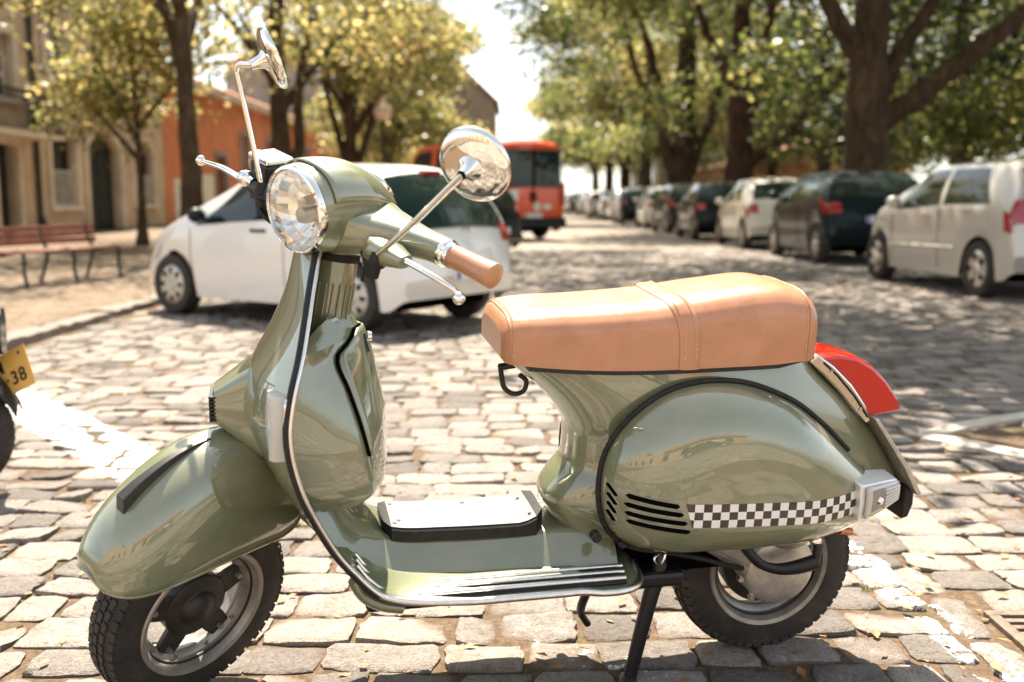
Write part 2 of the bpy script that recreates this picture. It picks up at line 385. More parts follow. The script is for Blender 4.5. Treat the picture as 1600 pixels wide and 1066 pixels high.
rr = random.Random(3); y = .62
while y < 21.2:
    dep = rr.uniform(.142, .168)*(1.0 if y < 9 else 1.12)
    xl = max(KX+.03, -(y*.57+.75)); xr = min(6.85, y*.57+.75)
    x = xl-rr.uniform(0, .2)
    while x < xr:
        L = rr.choice((.12, .15, .175, .195, .21, .23, .26))*rr.uniform(.92, 1.08)
        cx, cy = x+L/2, y+dep/2
        wy = .022*math.sin(cx*1.3+y*.7)+.012*math.sin(cx*3.1+y*2.2)+cx*.035
        cy += wy
        skip = (1.10 < cx < 1.80 and 1.98 < cy < 2.86 and not (cx-L/2 > 1.165 and cy > 2.64)) or (cx-1.83 > 0.02 and cy > 3.72 and cy < 4.98 and (cy-4.46) < (cx-1.83)*.66+.02 and (cy-4.46) > -(cx-1.83)*6.3-.05 and cx < 3.4 and cy > 4.46-(cx-1.83)*1.25-.03 )
        Lc = L
        if 1.98 < cy < 2.86 and cx < 1.40 and cx+L/2 > 1.078 and cx-L/2 < 1.05: Lc = 1.078-(cx-L/2); cx = cx-L/2+Lc/2; skip = Lc < .05
        if cx-L/2 > KX+.0 and not skip: SETTS.append((cx, cy, Lc-.010, dep-.010, rr.gauss(0, .02), rr.randint(0, 23), rr.gauss(0, .0028)))
        x += L
    y += dep
def in_frame(s):
    x, y_ = s[0], s[1]; return y_ > 1.98 and abs(x) < y_*.52+.1
vis = sorted([s for s in SETTS if in_frame(s)], key=lambda s: s[1])
near = set(vis[:298])
proto = [None]*24
for s in vis[:298]:
    k = s[5]
    if proto[k] is None:
        b = MB(); b.grid(sett_unit(k, 9, 8, .0016)); o = b.build('cobblestone', M['cobble'], road, 60, fix=True); proto[k] = o.data
    else:
        o = bpy.data.objects.new('cobblestone', proto[k]); link(o, road)
    o.location = (s[0], s[1], s[6]); o.rotation_euler = (rr.gauss(0, .012), rr.gauss(0, .012), s[4]); o.scale = (s[2], s[3], 1)
UN = {True: [sett_unit(50+k, 6, 5, .0014) for k in range(24)], False: [sett_unit(80+k, 4, 4, .0012) for k in range(24)]}
vs = []; fs = []; nb = 0
for s in SETTS:
    if s in near: continue
    P = UN[s[1] < 6][s[5]]; n, m = P.shape[:2]; c_, s_ = math.cos(s[4]), math.sin(s[4])
    X = P[..., 0]*s[2]; Y = P[..., 1]*s[3]
    vs.append(np.stack([s[0]+X*c_-Y*s_, s[1]+X*s_+Y*c_, P[..., 2]+s[6]], -1).reshape(-1, 3))
    i, j = np.meshgrid(np.arange(n-1), np.arange(m-1), indexing='ij'); a = (i*m+j).ravel()+nb
    fs.append(np.stack([a, a+m, a+m+1, a+1], 1)); nb += n*m
vs = np.vstack(vs); fs = np.vstack(fs)
me = bpy.data.meshes.new('cobblestones'); me.from_pydata(vs.tolist(), [], fs.tolist()); me.materials.append(M['cobble']); me.shade_smooth()
o = bpy.data.objects.new('cobblestones', me); link(o, road); o['kind'] = 'stuff'

# pale stone frame round an open pit, right of the scooter, and the iron drain grate in the corner
pit = empty('sunken_pit', 'small sunken pit with pale stone border set in the cobbles behind the scooter tail', 'pit', (1.83, 4.46, 0))
def strip(name, p, q, w, parent, z=.014, mat='slabstone', seed=0, h=.06):
    dx, dy = q[0]-p[0], q[1]-p[1]; L = math.hypot(dx, dy)
    b = MB(); b.grid(stone_block(L, w, h, 10, 4, .005, seed)); o = b.build(name, M[mat], parent, 50)
    o.location = ((p[0]+q[0])/2, (p[1]+q[1])/2, z); o.rotation_euler = (0, 0, math.atan2(dy, dx)); return o
strip('stone', (-.03, .0), (1.0, .62), .10, pit, seed=1)
strip('stone', (-.02, .0), (.55, -.72), .13, pit, seed=2)
strip('stone', (.62, -.72), (1.7, -.05), .12, pit, seed=3)
b = MB(); b.add([(.05, .0, -.012), (1.0, .58, -.012), (1.75, -.05, -.012), (.6, -.68, -.012)], [(0, 1, 2, 3)]); b.build('pit_floor', simple('pit_paving', (.16, .13, .10), .85, var=.4, vscale=14), pit, 0)
for k in range(5):
    b = MB(); b.grid(stone_block(.13, .10, .05, 5, 4, .01, 20+k)); o = b.build('rubble_stone', M['slabstone'], pit, 60); o.location = (.62+.14*k, .16-.03*(k % 2)+.03*k, .03); o.rotation_euler = (.3*k, .2, k)
dst = empty('stone_edging', 'flat pale worn edging stones beside the iron drain grate at the right', 'edging', (1.135, 2.4, 0))
for i, (p_, q_, w_) in enumerate((((.0, -.40), (.0, -.07), .105), ((-.005, -.06), (.005, .21), .10), ((.0, .22), (-.03, .44), .10), ((.10, .17), (.36, .17), .17), ((.37, .17), (.64, .175), .16))): strip('edging_stone', p_, q_, w_, dst, z=-.001, mat='edging', seed=60+i)
gr = empty('drain_grate', 'dark iron drain grate with slots in the paving at the bottom right corner', 'drain grate', (1.20, 2.06, 0))
b = MB(); b.box(0, .5, 0, .03, -.04, .006); b.box(0, .5, .40, .43, -.04, .006); b.box(0, .03, .03, .40, -.04, .006); b.box(.47, .5, .03, .40, -.04, .006)
b.build('frame', simple('rusty_iron', (.16, .12, .09), .7, .3, var=.4), gr, 0, bevel=.003)
for k in range(9):
    b = MB(); b.box(.032, .468, .045+k*.04, .066+k*.04, -.03, .002); b.build('bar', bpy.data.materials['rusty_iron'], gr, 0)
b = MB(); b.box(.03, .47, .03, .40, -.3, -.05); b.build('drain_well', M['hole'], gr, 0)

# litter in the joints: dry leaves, moss and grass tufts
def scatter_cards(name, n, size, mat, ymax, kind, tall=False, seed=1):
    r = np.random.default_rng(seed); vs = []; fs = []
    for i in range(n):
        y_ = 1.6+(ymax-1.6)*r.random()**1.5; x_ = r.uniform(max(KX, -y_*.56), y_*.56); a = r.uniform(0, 6.28); s_ = size*r.uniform(.5, 1.4)
        d = np.array([math.cos(a), math.sin(a), 0]); e = np.array([-d[1], d[0], 0])
        if tall:
            up = np.array([r.normal(0, .5), r.normal(0, .5), 1]); up /= np.linalg.norm(up); p = np.array([x_, y_, -.02]); w = d*s_*.09
            q = [p-w, p+w, p+up*s_*.6+w*.7+e*s_*.1, p+up*s_+e*s_*.3]
            fs.append((len(vs), len(vs)+1, len(vs)+2, len(vs)+3))
        else:
            z0 = r.uniform(-.004, .012); p = np.array([x_, y_, z0])
            q = [p-d*s_, p-e*s_*.5+[0, 0, s_*.25*r.random()], p+d*s_+[0, 0, s_*.35*r.random()], p+e*s_*.5+[0, 0, s_*.2*r.random()]]
            fs.append((len(vs), len(vs)+1, len(vs)+2, len(vs)+3))
        vs.extend(q)
    me = bpy.data.meshes.new(name); me.from_pydata([tuple(p) for p in vs], [], fs); me.materials.append(mat)
    o = bpy.data.objects.new(name, me); link(o); o['kind'] = 'stuff'
    return o
scatter_cards('fallen_leaves', 900, .016, M['dryleaf'], 9, 'stuff', seed=4)
# tufts sit in real joints: seed them from sett corners
r = np.random.default_rng(12); vs = []; fs = []
cand = [s for s in SETTS if 1.7 < s[1] < 9 and abs(s[0]) < s[1]*.56]
for s in [cand[i] for i in r.choice(len(cand), 240, replace=False)]:
    cx, cy = s[0]-s[2]/2-.006, s[1]-s[3]/2-.006
    for k in range(r.integers(6, 22)):
        p = np.array([cx+r.normal(0, .018), cy+r.normal(0, .006), -.02]); h = r.uniform(.018, .042); a = r.uniform(0, 6.28)
        d = np.array([math.cos(a), math.sin(a), 0])*.0022; up = np.array([r.normal(0, .45), r.normal(0, .45), 1.])*h
        vs += [p-d, p+d, p+up*.6+d*.7, p+up]; fs.append(tuple(range(len(vs)-4, len(vs))))
me = bpy.data.meshes.new('grass_tufts'); me.from_pydata([tuple(p) for p in vs], [], fs); me.materials.append(M['grass'])
o = bpy.data.objects.new('grass_tufts', me); link(o); o['kind'] = 'stuff'

# ------------------------------------------------------------------ buildings
def wall_mat(name, col, sc=3, var=.22, rough=.9):
    t = NT(name); p = t.pos(); n = t.noise(sc*.5, 6, .7, p); n2 = t.noise(sc*12, 4, .7, p)
    c = t.mix(1, col, t.ramp(n, [(.3, (1-var,)*3), (.7, (1+var,)*3)]), 'MULTIPLY')
    c = t.mix(1, c, t.ramp(n2, [(.3, (.88,)*3), (.7, (1.1,)*3)]), 'MULTIPLY')
    t.pr(c, rough, spec=.2, bump=t.bump(n2, .3, .01)); return t.m
M['w_ochre'] = wall_mat('ochre_stone_wall', (.52, .39, .27)); M['w_stone'] = wall_mat('dressed_stone', (.62, .53, .41)); M['w_orange'] = wall_mat('orange_render', (.60, .215, .10))
M['w_grey'] = wall_mat('grey_render', (.30, .27, .235)); M['w_pink'] = wall_mat('salmon_render', (.66, .40, .26)); M['w_white'] = wall_mat('white_render', (.66, .60, .52))
M['w_brown'] = wall_mat('brown_render', (.27, .20, .13)); M['w_dark'] = wall_mat('dark_timber', (.018, .022, .020), 6, .4, .6)
M['glass'] = simple('window_glass', (.016, .020, .020), .06, spec=.6); M['wood_white'] = simple('white_painted_wood', (.74, .71, .65), .5, var=.08)
M['iron'] = simple('black_iron', (.016, .018, .018), .5, .2); M['tile'] = wall_mat('roof_tile', (.36, .16, .085), 5)
M['poster'] = wall_mat('torn_pale_paper', (.70, .66, .58), 9, .35)
def arch_poly(y0, y1, zs, zc, ztop, x, n=12):
    """spandrel above a segmental arch opening y0..y1 (spring zs, crown zc) up to ztop"""
    p = [(x, y0, ztop), (x, y1, ztop), (x, y1, zs)]
    for k in range(1, n): a = k/n; p.append((x, y1+(y0-y1)*a, zs+(zc-zs)*math.sin(PI*a)**.6))
    p.append((x, y0, zs)); return p
def facade(root, FX, y0, y1, z0, z1, ops, wall, frame, dep=.32, leafs='w_dark'):
    """wall facing +X with real openings. ops: (ya, yb, za, zspring, zcrown, kind)"""
    zt = max(o_[4] for o_ in ops)+.12
    b = MB(); ys = y0
    for (a, c, za, zs, zc, kd) in sorted(ops):
        b.box(FX-dep, FX, ys, a, z0, zt)
        if za > z0+.02: b.box(FX-dep, FX, a, c, z0, za)
        b.prism(arch_poly(a, c, zs, zc, zt, FX-dep), (dep, 0, 0)); ys = c
    b.box(FX-dep, FX, ys, y1, z0, zt); b.box(FX-dep, FX, y0, y1, zt, z1)
    b.build('wall', M[wall], root, 0)
    for (a, c, za, zs, zc, kd) in ops:
        w = .17; b = MB()                                    # dressed-stone surround, proud of the wall
        b.box(FX-.1, FX+.07, a-w, a+.02, za, zs); b.box(FX-.1, FX+.07, c-.02, c+w, za, zs)
        n = 12; P = []
        for k in range(n+1):
            q = k/n; yy = a+(c-a)*q; z_ = zs+(zc-zs)*math.sin(PI*q)**.6
            e = (q-.5)*2; P.append([(FX-.1, yy-.02*e, z_-.02), (FX+.07, yy-.02*e, z_-.02), (FX+.07, yy+w*e, z_+w), (FX-.1, yy+w*e, z_+w)])
        b.grid(P, cv=True, caps=True)
        if za > z0+.02: b.box(FX-.1, FX+.12, a-w-.05, c+w+.05, za-.14, za)
        b.build('surround', M[frame], root, 0)
        nm = 'door' if kd == 'door' else 'window'
        b = MB(); b.box(FX-dep+.02, FX-dep+.06, a, c, za, zc); d = b.build(nm, M[leafs] if kd == 'door' else M['glass'], root, 0)
        if kd == 'door':
            for s_ in (0, 1):
                b = MB(); ya = a+.08+s_*(c-a)/2; yb = a-.08+(s_+1)*(c-a)/2
                for q in range(3):
                    z_ = za+.15+q*(zs-za-.2)/3; b.box(FX-dep+.06, FX-dep+.09, ya, yb, z_, z_+(zs-za-.2)/3-.12)
                b.build('panel', M[leafs], d, 0)
        else:
            fm = 'iron' if kd == 'grille' else 'wood_white'
            b = MB(); t_ = .06
            b.box(FX-dep+.06, FX-dep+.11, a, a+t_, za, zc); b.box(FX-dep+.06, FX-dep+.11, c-t_, c, za, zc)
            m_ = (a+c)/2; b.box(FX-dep+.06, FX-dep+.11, m_-t_/2, m_+t_/2, za, zc-.02)
            for q in (0, .36, .68, 1): b.box(FX-dep+.062, FX-dep+.108, a+t_, c-t_, za+(zc-za-t_)*q, za+(zc-za-t_)*q+t_)
            b.build('frame', M[fm], d, 0)
            if kd == 'grille':
                b = MB(); k = a+.12
                while k < c-.05: b.tube([(FX-.08, k, za), (FX-.08, k, za+(zc-za)*.45)], .012, 5); k += .11
                for q in (.02, .44): b.box(FX-.09, FX-.07, a, c, za+(zc-za)*q, za+(zc-za)*q+.03)
                b.build('grille', M['poster'], root, 0)
FX = -12.4
h1 = empty('town_house', 'stone town house at the left edge with white framed upper window and iron balcony', 'house', (0, 0, 0))
facade(h1, FX, 14, 26.9, .1, 2.5, [(24.9, 26.0, .12, 2.35, 2.38, 'door'), (22.2, 23.4, .9, 2.35, 2.38, 'window'), (18, 19.5, .12, 2.35, 2.38, 'door')], 'w_ochre', 'w_stone')
ops = [(24.4, 26.1, 3.5, 5.05, 5.08, 'window'), (21.0, 22.6, 2.9, 5.05, 5.08, 'window'), (17.5, 19.1, 2.9, 5.05, 5.08, 'window')]
facade(h1, FX, 14, 26.9, 2.62, 9.2, ops, 'w_ochre', 'w_stone')
b = MB(); b.box(FX-8, FX+.12, 14, 26.95, 9.2, 9.5); b.build('cornice', M['w_stone'], h1, 0)
b = MB(); b.box(FX-8, FX-.34, 14.02, 26.88, .1, 9.19); b.build('rear_mass', M['w_ochre'], h1, 0)
b = MB(); b.box(FX-.3, FX+.95, 20.5, 26.7, 2.5, 2.62); bal = b.build('balcony', M['w_stone'], h1, 0)
b = MB(); b.box(FX+.88, FX+.93, 20.5, 26.7, 3.52, 3.58); b.box(FX+.88, FX+.93, 20.5, 26.7, 2.66, 2.70); b.box(FX+.88, FX+.93, 20.5, 26.7, 3.34, 3.37)
b.box(FX, FX+.9, 26.65, 26.7, 3.52, 3.58); b.box(FX, FX+.9, 26.65, 26.7, 2.66, 2.70)
b.build('handrail', M['iron'], bal, 0)
b = MB(); k = 20.55
while k < 26.7:
    b.tube(path([(FX+.905, k, 2.66), (FX+.93, k+.03, 3.0), (FX+.88, k-.03, 3.25), (FX+.905, k, 3.54)], 8), .011, 4); k += .085
for q in range(9): b.tube([(FX+.05+q*.1, 26.67, 2.66), (FX+.05+q*.1, 26.67, 3.54)], .011, 4)
o = b.build('balusters', M['iron'], bal, 0); o['kind'] = 'stuff'
b = MB(); b.tube([(FX+.1, 26.97, .1), (FX+.1, 26.97, 9.2)], .06, 8); b.tube([(FX+.1, 26.97, .6), (FX+.22, 26.97, .3), (FX+.3, 26.97, .12)], .065, 8); b.build('drainpipe', M['iron'], h1, 40)
h2 = empty('arcaded_house', 'ochre house with three arched stone openings and dark double door', 'house', (0, 0, 0))
facade(h2, FX, 27.1, 37.0, .1, 4.1, [(27.9, 29.5, .85, 2.55, 2.95, 'grille'), (30.3, 32.8, .12, 2.5, 2.98, 'door'), (34.0, 35.8, .85, 2.5, 2.95, 'grille')], 'w_ochre', 'w_stone')
facade(h2, FX, 27.1, 37.0, 4.22, 9.6, [(27.9, 29.5, 4.5, 6.6, 6.65, 'window'), (30.7, 32.3, 4.5, 6.6, 6.65, 'window'), (34.0, 35.6, 4.5, 6.6, 6.65, 'window')], 'w_ochre', 'w_stone')
b = MB(); b.box(FX-.3, FX+.18, 27.1, 37.0, 4.1, 4.22); b.build('string_course', M['w_stone'], h2, 0)
b = MB(); b.box(FX-8, FX-.34, 27.1, 36.98, .1, 9.6); b.build('rear_mass', M['w_brown'], h2, 0)
b = MB(); b.box(FX-8, FX+.3, 27.1, 37.02, 9.6, 9.8); b.build('cornice', M['w_stone'], h2, 0)
h3 = empty('orange_house', 'low orange rendered house with tiled roof behind the trees', 'house', (0, 0, 0))
facade(h3, FX, 37.1, 74.5, .1, 5.2, [(39.0, 40.2, 2.3, 3.9, 3.95, 'window'), (43.5, 45.0, .12, 2.8, 2.85, 'door'), (47.6, 48.9, 2.2, 3.9, 3.95, 'window'), (52.5, 53.8, 2.2, 3.9, 3.95, 'window'), (57.5, 59.0, .12, 2.8, 2.85, 'door'), (62, 63.4, 2.2, 3.9, 3.95, 'window'), (67, 68.4, 2.2, 3.9, 3.95, 'window')], 'w_orange', 'w_grey')
b = MB(); b.box(FX-8, FX-.34, 37.1, 74.4, .1, 5.2); b.build('rear_mass', M['w_orange'], h3, 0)
b = MB(); b.box(FX-.3, FX+.5, 37.1, 74.5, 5.2, 5.42); b.build('eaves', M['w_white'], h3, 0)
b = MB(); b.prism([(FX+.55, 37.1, 5.42), (FX-8, 37.1, 5.42), (FX-4, 37.1, 7.2)], (0, 37.4, 0)); b.build('roof', M['tile'], h3, 0)
b = MB(); b.box(FX+.002, FX+.03, 38.0, 39.6, .25, 1.75); b.build('poster', M['poster'], h3, 0)
b = MB(); b.box(FX+.002, FX+.03, 41.0, 43.0, .25, 2.0); b.build('poster', M['poster'], h3, 0)
h4 = empty('grey_house', 'tall grey rendered house beyond the orange one', 'house', (0, 0, 0))
facade(h4, FX, 74.7, 89, .1, 4.0, [(76, 77.4, .12, 2.9, 3.0, 'door'), (80, 81.5, 1, 2.9, 3.0, 'window'), (84.5, 86, 1, 2.9, 3.0, 'window')], 'w_grey', 'w_stone')
facade(h4, FX, 74.7, 89, 4.02, 10.5, [(76, 77.4, 5, 7.2, 7.25, 'window'), (80, 81.5, 5, 7.2, 7.25, 'window'), (84.5, 86, 5, 7.2, 7.25, 'window')], 'w_grey', 'w_stone')
b = MB(); b.box(FX-8, FX-.34, 74.7, 88.9, .1, 10.5); b.build('rear_mass', M['w_grey'], h4, 0)
b = MB(); b.prism([(FX+.55, 74.7, 10.5), (FX-8, 74.7, 10.5), (FX-4, 74.7, 12.5)], (0, 14.2, 0)); b.build('roof', M['tile'], h4, 0)
h5 = empty('end_house', 'brown gabled house closing the far end of the street on the left', 'house', (0, 0, 0))
b = MB(); b.prism([(-1.5, 90, 0), (-1.5, 90, 9.3), (-5.6, 90, 13.2), (-9.8, 90, 14.6), (-14, 90, 13.2), (-18, 90, 9.3), (-18, 90, 0)], (0, 14, 0)); b.build('wall', M['w_brown'], h5, 0)
b = MB(); pr = [(-1.1, 9.0), (-5.6, 13.3), (-9.8, 14.75), (-14, 13.3), (-18.4, 9.0)]
b.grid([[(x_, 89.6, z_), (x_, 104.4, z_), (x_, 104.4, z_+.25), (x_, 89.6, z_+.25)] for x_, z_ in pr], cv=True, caps=True); b.build('roof', M['tile'], h5, 0)
for x_ in (-4.2, -7.4, -10.6):
    for z_ in (2.2, 5.6):
        b = MB(); b.box(x_-.6, x_+.6, 89.9, 89.98, z_, z_+1.9); w_ = b.build('window', M['glass'], h5, 0)
        b = MB(); b.box(x_-.75, x_-.6, 89.85, 89.99, z_-.1, z_+2.05); b.box(x_+.6, x_+.75, 89.85, 89.99, z_-.1, z_+2.05); b.box(x_-.6, x_+.6, 89.85, 89.99, z_+1.9, z_+2.05); b.build('frame', M['w_stone'], w_, 0)
h6 = empty('salmon_house', 'low salmon coloured house with tiled roof behind the parked cars on the right', 'house', (0, 0, 0))
b = MB(); b.box(11.6, 20, 52, 66, .1, 2.7); b.build('wall', M['w_pink'], h6, 0)
b = MB(); b.prism([(11.2, 51.7, 2.7), (20.4, 51.7, 2.7), (15.8, 51.7, 4.2)], (0, 14.6, 0)); b.build('roof', M['w_pink'], h6, 0)
for y_ in (54, 58, 62):
    b = MB(); b.box(11.56, 11.6, y_, y_+1.1, 1, 2.2); b.build('window', M['glass'], h6, 0)
h7 = empty('pale_house', 'pale rendered house glimpsed between the tree trunks far on the right', 'house', (0, 0, 0))
b = MB(); b.box(9.6, 19, 68, 88, .1, 4.6); b.build('wall', M['w_white'], h7, 0)
b = MB(); b.prism([(9.2, 67.7, 4.6), (19.4, 67.7, 4.6), (14.3, 67.7, 7.0)], (0, 20.6, 0)); b.build('roof', M['tile'], h7, 0)
for y_ in (70, 74, 78, 82):
    b = MB(); b.box(9.55, 9.6, y_, y_+1.2, 1.2, 3.2); b.build('window', M['glass'], h7, 0)
for x_ in (10.6, 13.5, 16.5):
    b = MB(); b.box(x_, x_+1.1, 67.95, 68, 1.2, 3.2); b.build('window', M['glass'], h7, 0)
# across the street behind the camera: only seen mirrored in the paintwork
h8 = empty('row_house', 'row of rendered houses across the street, mirrored in the scooter paint', 'house', (0, 0, 0))
b = MB(); b.prism([(-24, -15, 0), (-24, -15, 6.0), (-9, -15, 6.0), (-9, -15, 4.2), (-2, -15, 4.2), (-2, -15, 3.4), (14, -15, 3.4), (14, -15, 0)], (0, -9, 0)); b.build('wall', M['w_ochre'], h8, 0)
b = MB(); b.prism([(-2.2, -14.6, 3.4), (14.4, -14.6, 3.4), (14.4, -19.5, 5.2), (-2.2, -19.5, 5.2)], (0, -.02, .2)); b.build('roof', M['tile'], h8, 0)
for x_ in range(-22, 13, 4):
    b = MB(); b.box(x_, x_+1.2, -14.98, -14.9, .9, 2.5); b.build('window', M['glass'], h8, 0)

# ------------------------------------------------------------------ trees
def leaf_cloud(blobs, size, seed, clump=26, spread=.42):
    """blobs: (centre, radii, number of leaves) - clumps of leaf-sized rhombi through each volume, denser near its skin"""
    r = np.random.default_rng(seed); C = []
    for c, ra, n in blobs:
        k = max(2, int(n/clump))
        d = r.normal(size=(k, 3)); d /= np.linalg.norm(d, axis=1)[:, None]
        q = d*(r.random(k)**(1/2.2))[:, None]*np.asarray(ra) + np.asarray(c)
        idx = np.repeat(np.arange(k), clump)
        C.append(q[idx] + r.normal(0, spread, (k*clump, 3))*np.array([1, 1, .6]))
    P = np.vstack(C); n = len(P)
    nrm = r.normal(size=(n, 3)); nrm[:, 2] = np.abs(nrm[:, 2])+.35; nrm /= np.linalg.norm(nrm, axis=1)[:, None]
    t = np.cross(nrm, r.normal(size=(n, 3))); t /= np.linalg.norm(t, axis=1)[:, None]; bt = np.cross(nrm, t)
    s = (size*r.uniform(.6, 1.35, n))[:, None]
    V = np.stack([P-t*s*.55, P+bt*s*.36+nrm*s*.08, P+t*s*.6, P-bt*s*.36+nrm*s*.08], 1).reshape(-1, 3)
    return V
def leaf_obj(V, name, mat, parent):
    n = len(V)//4; me = bpy.data.meshes.new(name); me.vertices.add(len(V)); me.vertices.foreach_set('co', V.astype(np.float32).ravel())
    me.loops.add(n*4); me.loops.foreach_set('vertex_index', np.arange(n*4, dtype=np.int32)); me.polygons.add(n)
    me.polygons.foreach_set('loop_start', np.arange(0, n*4, 4, dtype=np.int32)); me.update(); me.validate()
    me.materials.append(mat); o = bpy.data.objects.new(name, me); return link(o, parent)
def limb_mesh(pts, r0, r1, seed, seg=12, n=26, wob=.06):
    r = np.random.default_rng(seed); p = path(pts, n); t = np.linspace(0, 1, n)
    p[1:-1] += r.normal(0, wob*r0, (n-2, 3)); rr_ = r0+(r1-r0)*t**.8
    b = MB(); b.tube(p, rr_, seg)
    V = np.array(b.v); V += r.normal(0, .035*r0, V.shape); b.v = [tuple(q) for q in V]; return b
def tree(name, label, X, Y, trunk, limbs, blobs, leaf, lmat, seed, group, z0=.1, cat='tree', spread=.42):
    t = empty(name, label, cat, (X, Y, z0), 0, group)
    pts, ra, rb = trunk
    b = limb_mesh(pts, ra, rb, seed, 16, 30, .03)
    V = np.array(b.v); z = V[:, 2]; c = np.asarray(pts[0], float)     # root flare
    k = 1+.55*np.exp(-np.clip(z, 0, None)/.35); V[:, :2] = c[:2]+(V[:, :2]-c[:2])*k[:, None]*np.where(z < 2, 1, 1)[:, None] if abs(pts[-1][0]-pts[0][0]) < .01 else V[:, :2]
    b.v = [tuple(q) for q in V]; b.build('trunk', M['bark'], t, 60)
    for i, (lp, la, lb_) in enumerate(limbs): limb_mesh(lp, la, lb_, seed*31+i).build('limb', M['bark'], t, 60)
    leaf_obj(leaf_cloud(blobs, leaf, seed, spread=spread), 'crown', M[lmat], t)
    return t
GR = 'plane trees along the right of the street'
def plane_tree(X, Y, label, seed, limbs=None, sc=1.0, n=1.0, mat='leaf_green', low=0, leaf=.17, r0=.52, extra=(), zl=4.5, zh=11.5):
    r = np.random.default_rng(seed)
    if limbs is None:
        a0 = r.uniform(0, 6.28); limbs = []
        for k in range(4):
            a = a0+k*1.57+r.uniform(-.4, .4); h = r.uniform(2.6, 4.2); L = r.uniform(2.4, 4)
            limbs.append(([(0, 0, h), (math.cos(a)*L*.4, math.sin(a)*L*.4, h+1.6), (math.cos(a)*L, math.sin(a)*L, h+4.5)], r0*.45, .07))
    bl = []
    for k in range(24):
        a = r.uniform(0, 6.28); d = math.sqrt(r.random())*5.6*sc
        bl.append(((math.cos(a)*d, math.sin(a)*d, r.uniform(zl, zh)-low-.12*d), (1.9*sc, 1.9*sc, 1.0*sc), int(1150*n)))
    bl += list(extra)
    return tree('plane_tree', label, X, Y, ([(0, 0, -.1), (.02, .02, 1.5), (-.03, 0, 4), (0, 0, 9)], r0, r0*.35), limbs, bl, leaf, mat, seed, GR)
plane_tree(7.5, 10.6, 'big plane tree just beyond the right edge, shading the parked cars', 11, n=1.15, extra=[((x_, y_, z_), (1.6, 1.6, .8), 800) for x_, y_, z_ in ((-4.6, 1.5, 8.6), (-5.6, 4.2, 9.0), (-3.2, 5.0, 9.2), (-6.6, 6.2, 9.4), (-4.8, 7.6, 9.0), (-5.9, 2.2, 9.6), (-2.5, 2.6, 8.4))])
plane_tree(7.35, 21.6, 'massive plane tree with forking limbs behind the dark hatchback', 12, r0=.56, n=1.0, zl=6.2, zh=12, limbs=[
    ([(0, 0, 2.3), (.6, -.2, 2.75), (1.7, -.5, 3.7), (3.2, -.8, 5.0), (4.6, -1, 6.6)], .27, .12),
    ([(.05, 0, 2.7), (.55, .2, 3.7), (1.2, .4, 4.7), (2.3, .6, 6.4)], .25, .10),
    ([(-.1, 0, 3.6), (-.7, -.2, 4.4), (-1.4, -.3, 5.6), (-2.2, -.5, 7.2)], .24, .10),
    ([(0, 0, 4.0), (.2, .6, 5.5), (.6, 1.2, 8)], .28, .1)],
    extra=[((x_, y_, z_), (1.7, 1.7, .8), 750) for x_, y_, z_ in ((-5.6, -2, 8.8), (-7, 0, 9.2), (-8.2, 2.6, 9.6), (-6.2, 3.5, 9.2), (-9, -1.2, 9.4), (-7.4, -3.4, 9.2))]+[((2.6, 1.6, 2.6), (1.4, 1.2, .8), 900), ((4.2, 2.5, 3.0), (1.6, 1.5, 1.1), 1500), ((-1.6, .8, 3.6), (1.0, 1.0, .7), 500), ((5.5, .5, 3.6), (1.8, 1.5, 1.4), 1500)])
plane_tree(7.25, 33.2, 'second plane tree from the front with a limb leaning out to the right', 13, r0=.56, n=1.0, zl=7.6, zh=13, limbs=[
    ([(.1, 0, 1.9), (.9, -.4, 2.6), (1.9, -.8, 3.6), (3.4, -1.4, 5.4)], .22, .12),
    ([(.1, 0, 3.4), (.55, -.1, 5), (1.0, -.2, 8)], .30, .12),
    ([(-.1, 0, 4.2), (-.8, .3, 5.6), (-1.7, .5, 8)], .22, .09)], extra=[((-2.2, .5, 4.0), (1.2, 1.2, .9), 700), ((2.0, 1.5, 3.2), (1.4, 1.2, .9), 800)])
plane_tree(7.3, 44.6, 'third plane tree, its trunk split in a wide V above the cars', 14, r0=.55, n=1.0, zl=8.2, zh=14, limbs=[
    ([(-.1, 0, 1.3), (-.7, 0, 3.0), (-1.0, 0, 5.2), (-1.9, 0, 8.5)], .34, .16),
    ([(.1, 0, 1.3), (.55, 0, 2.8), (1.3, 0, 4.6), (1.9, 0, 7.5)], .30, .12),
    ([(-.95, 0, 4.6), (-1.9, 0, 6.0), (-2.6, 0, 8.5)], .2, .1), ([(.5, 0, 2.6), (.45, .1, 5), (.3, .1, 9)], .2, .12)], extra=[((-2.5, .5, 3.4), (1.6, 1.4, 1.0), 900)]+[((x_, y_, z_), (1.9, 1.7, 1.1), 1100) for x_, y_, z_ in ((-6.4, 0, 9.0), (-7.2, 1, 10.6), (-5.8, -1, 7.6), (-7.0, 0, 12.0), (-5.6, 1.5, 11.2), (-5.0, 0, 6.2))])
FARL = ['fourth plane tree in the row, leaning limbs above the black cars', 'fifth plane tree in the row, far down the street', 'sixth plane tree, a thin trunk near the end of the row', 'last plane tree visible in the right row']
for k, (y_, s_) in enumerate(((56, 15), (67.5, 16), (80, 17), (95, 18))):
    plane_tree(7.2+.15*k, y_, FARL[k], s_, n=.75, mat='leaf_gold' if k != 1 else 'leaf_green', low=.4, leaf=.22, r0=.42, zl=(5.2, 4.6, 4.4, 4.2)[k], zh=12.5)
GB = 'dark trees behind the right pavement'
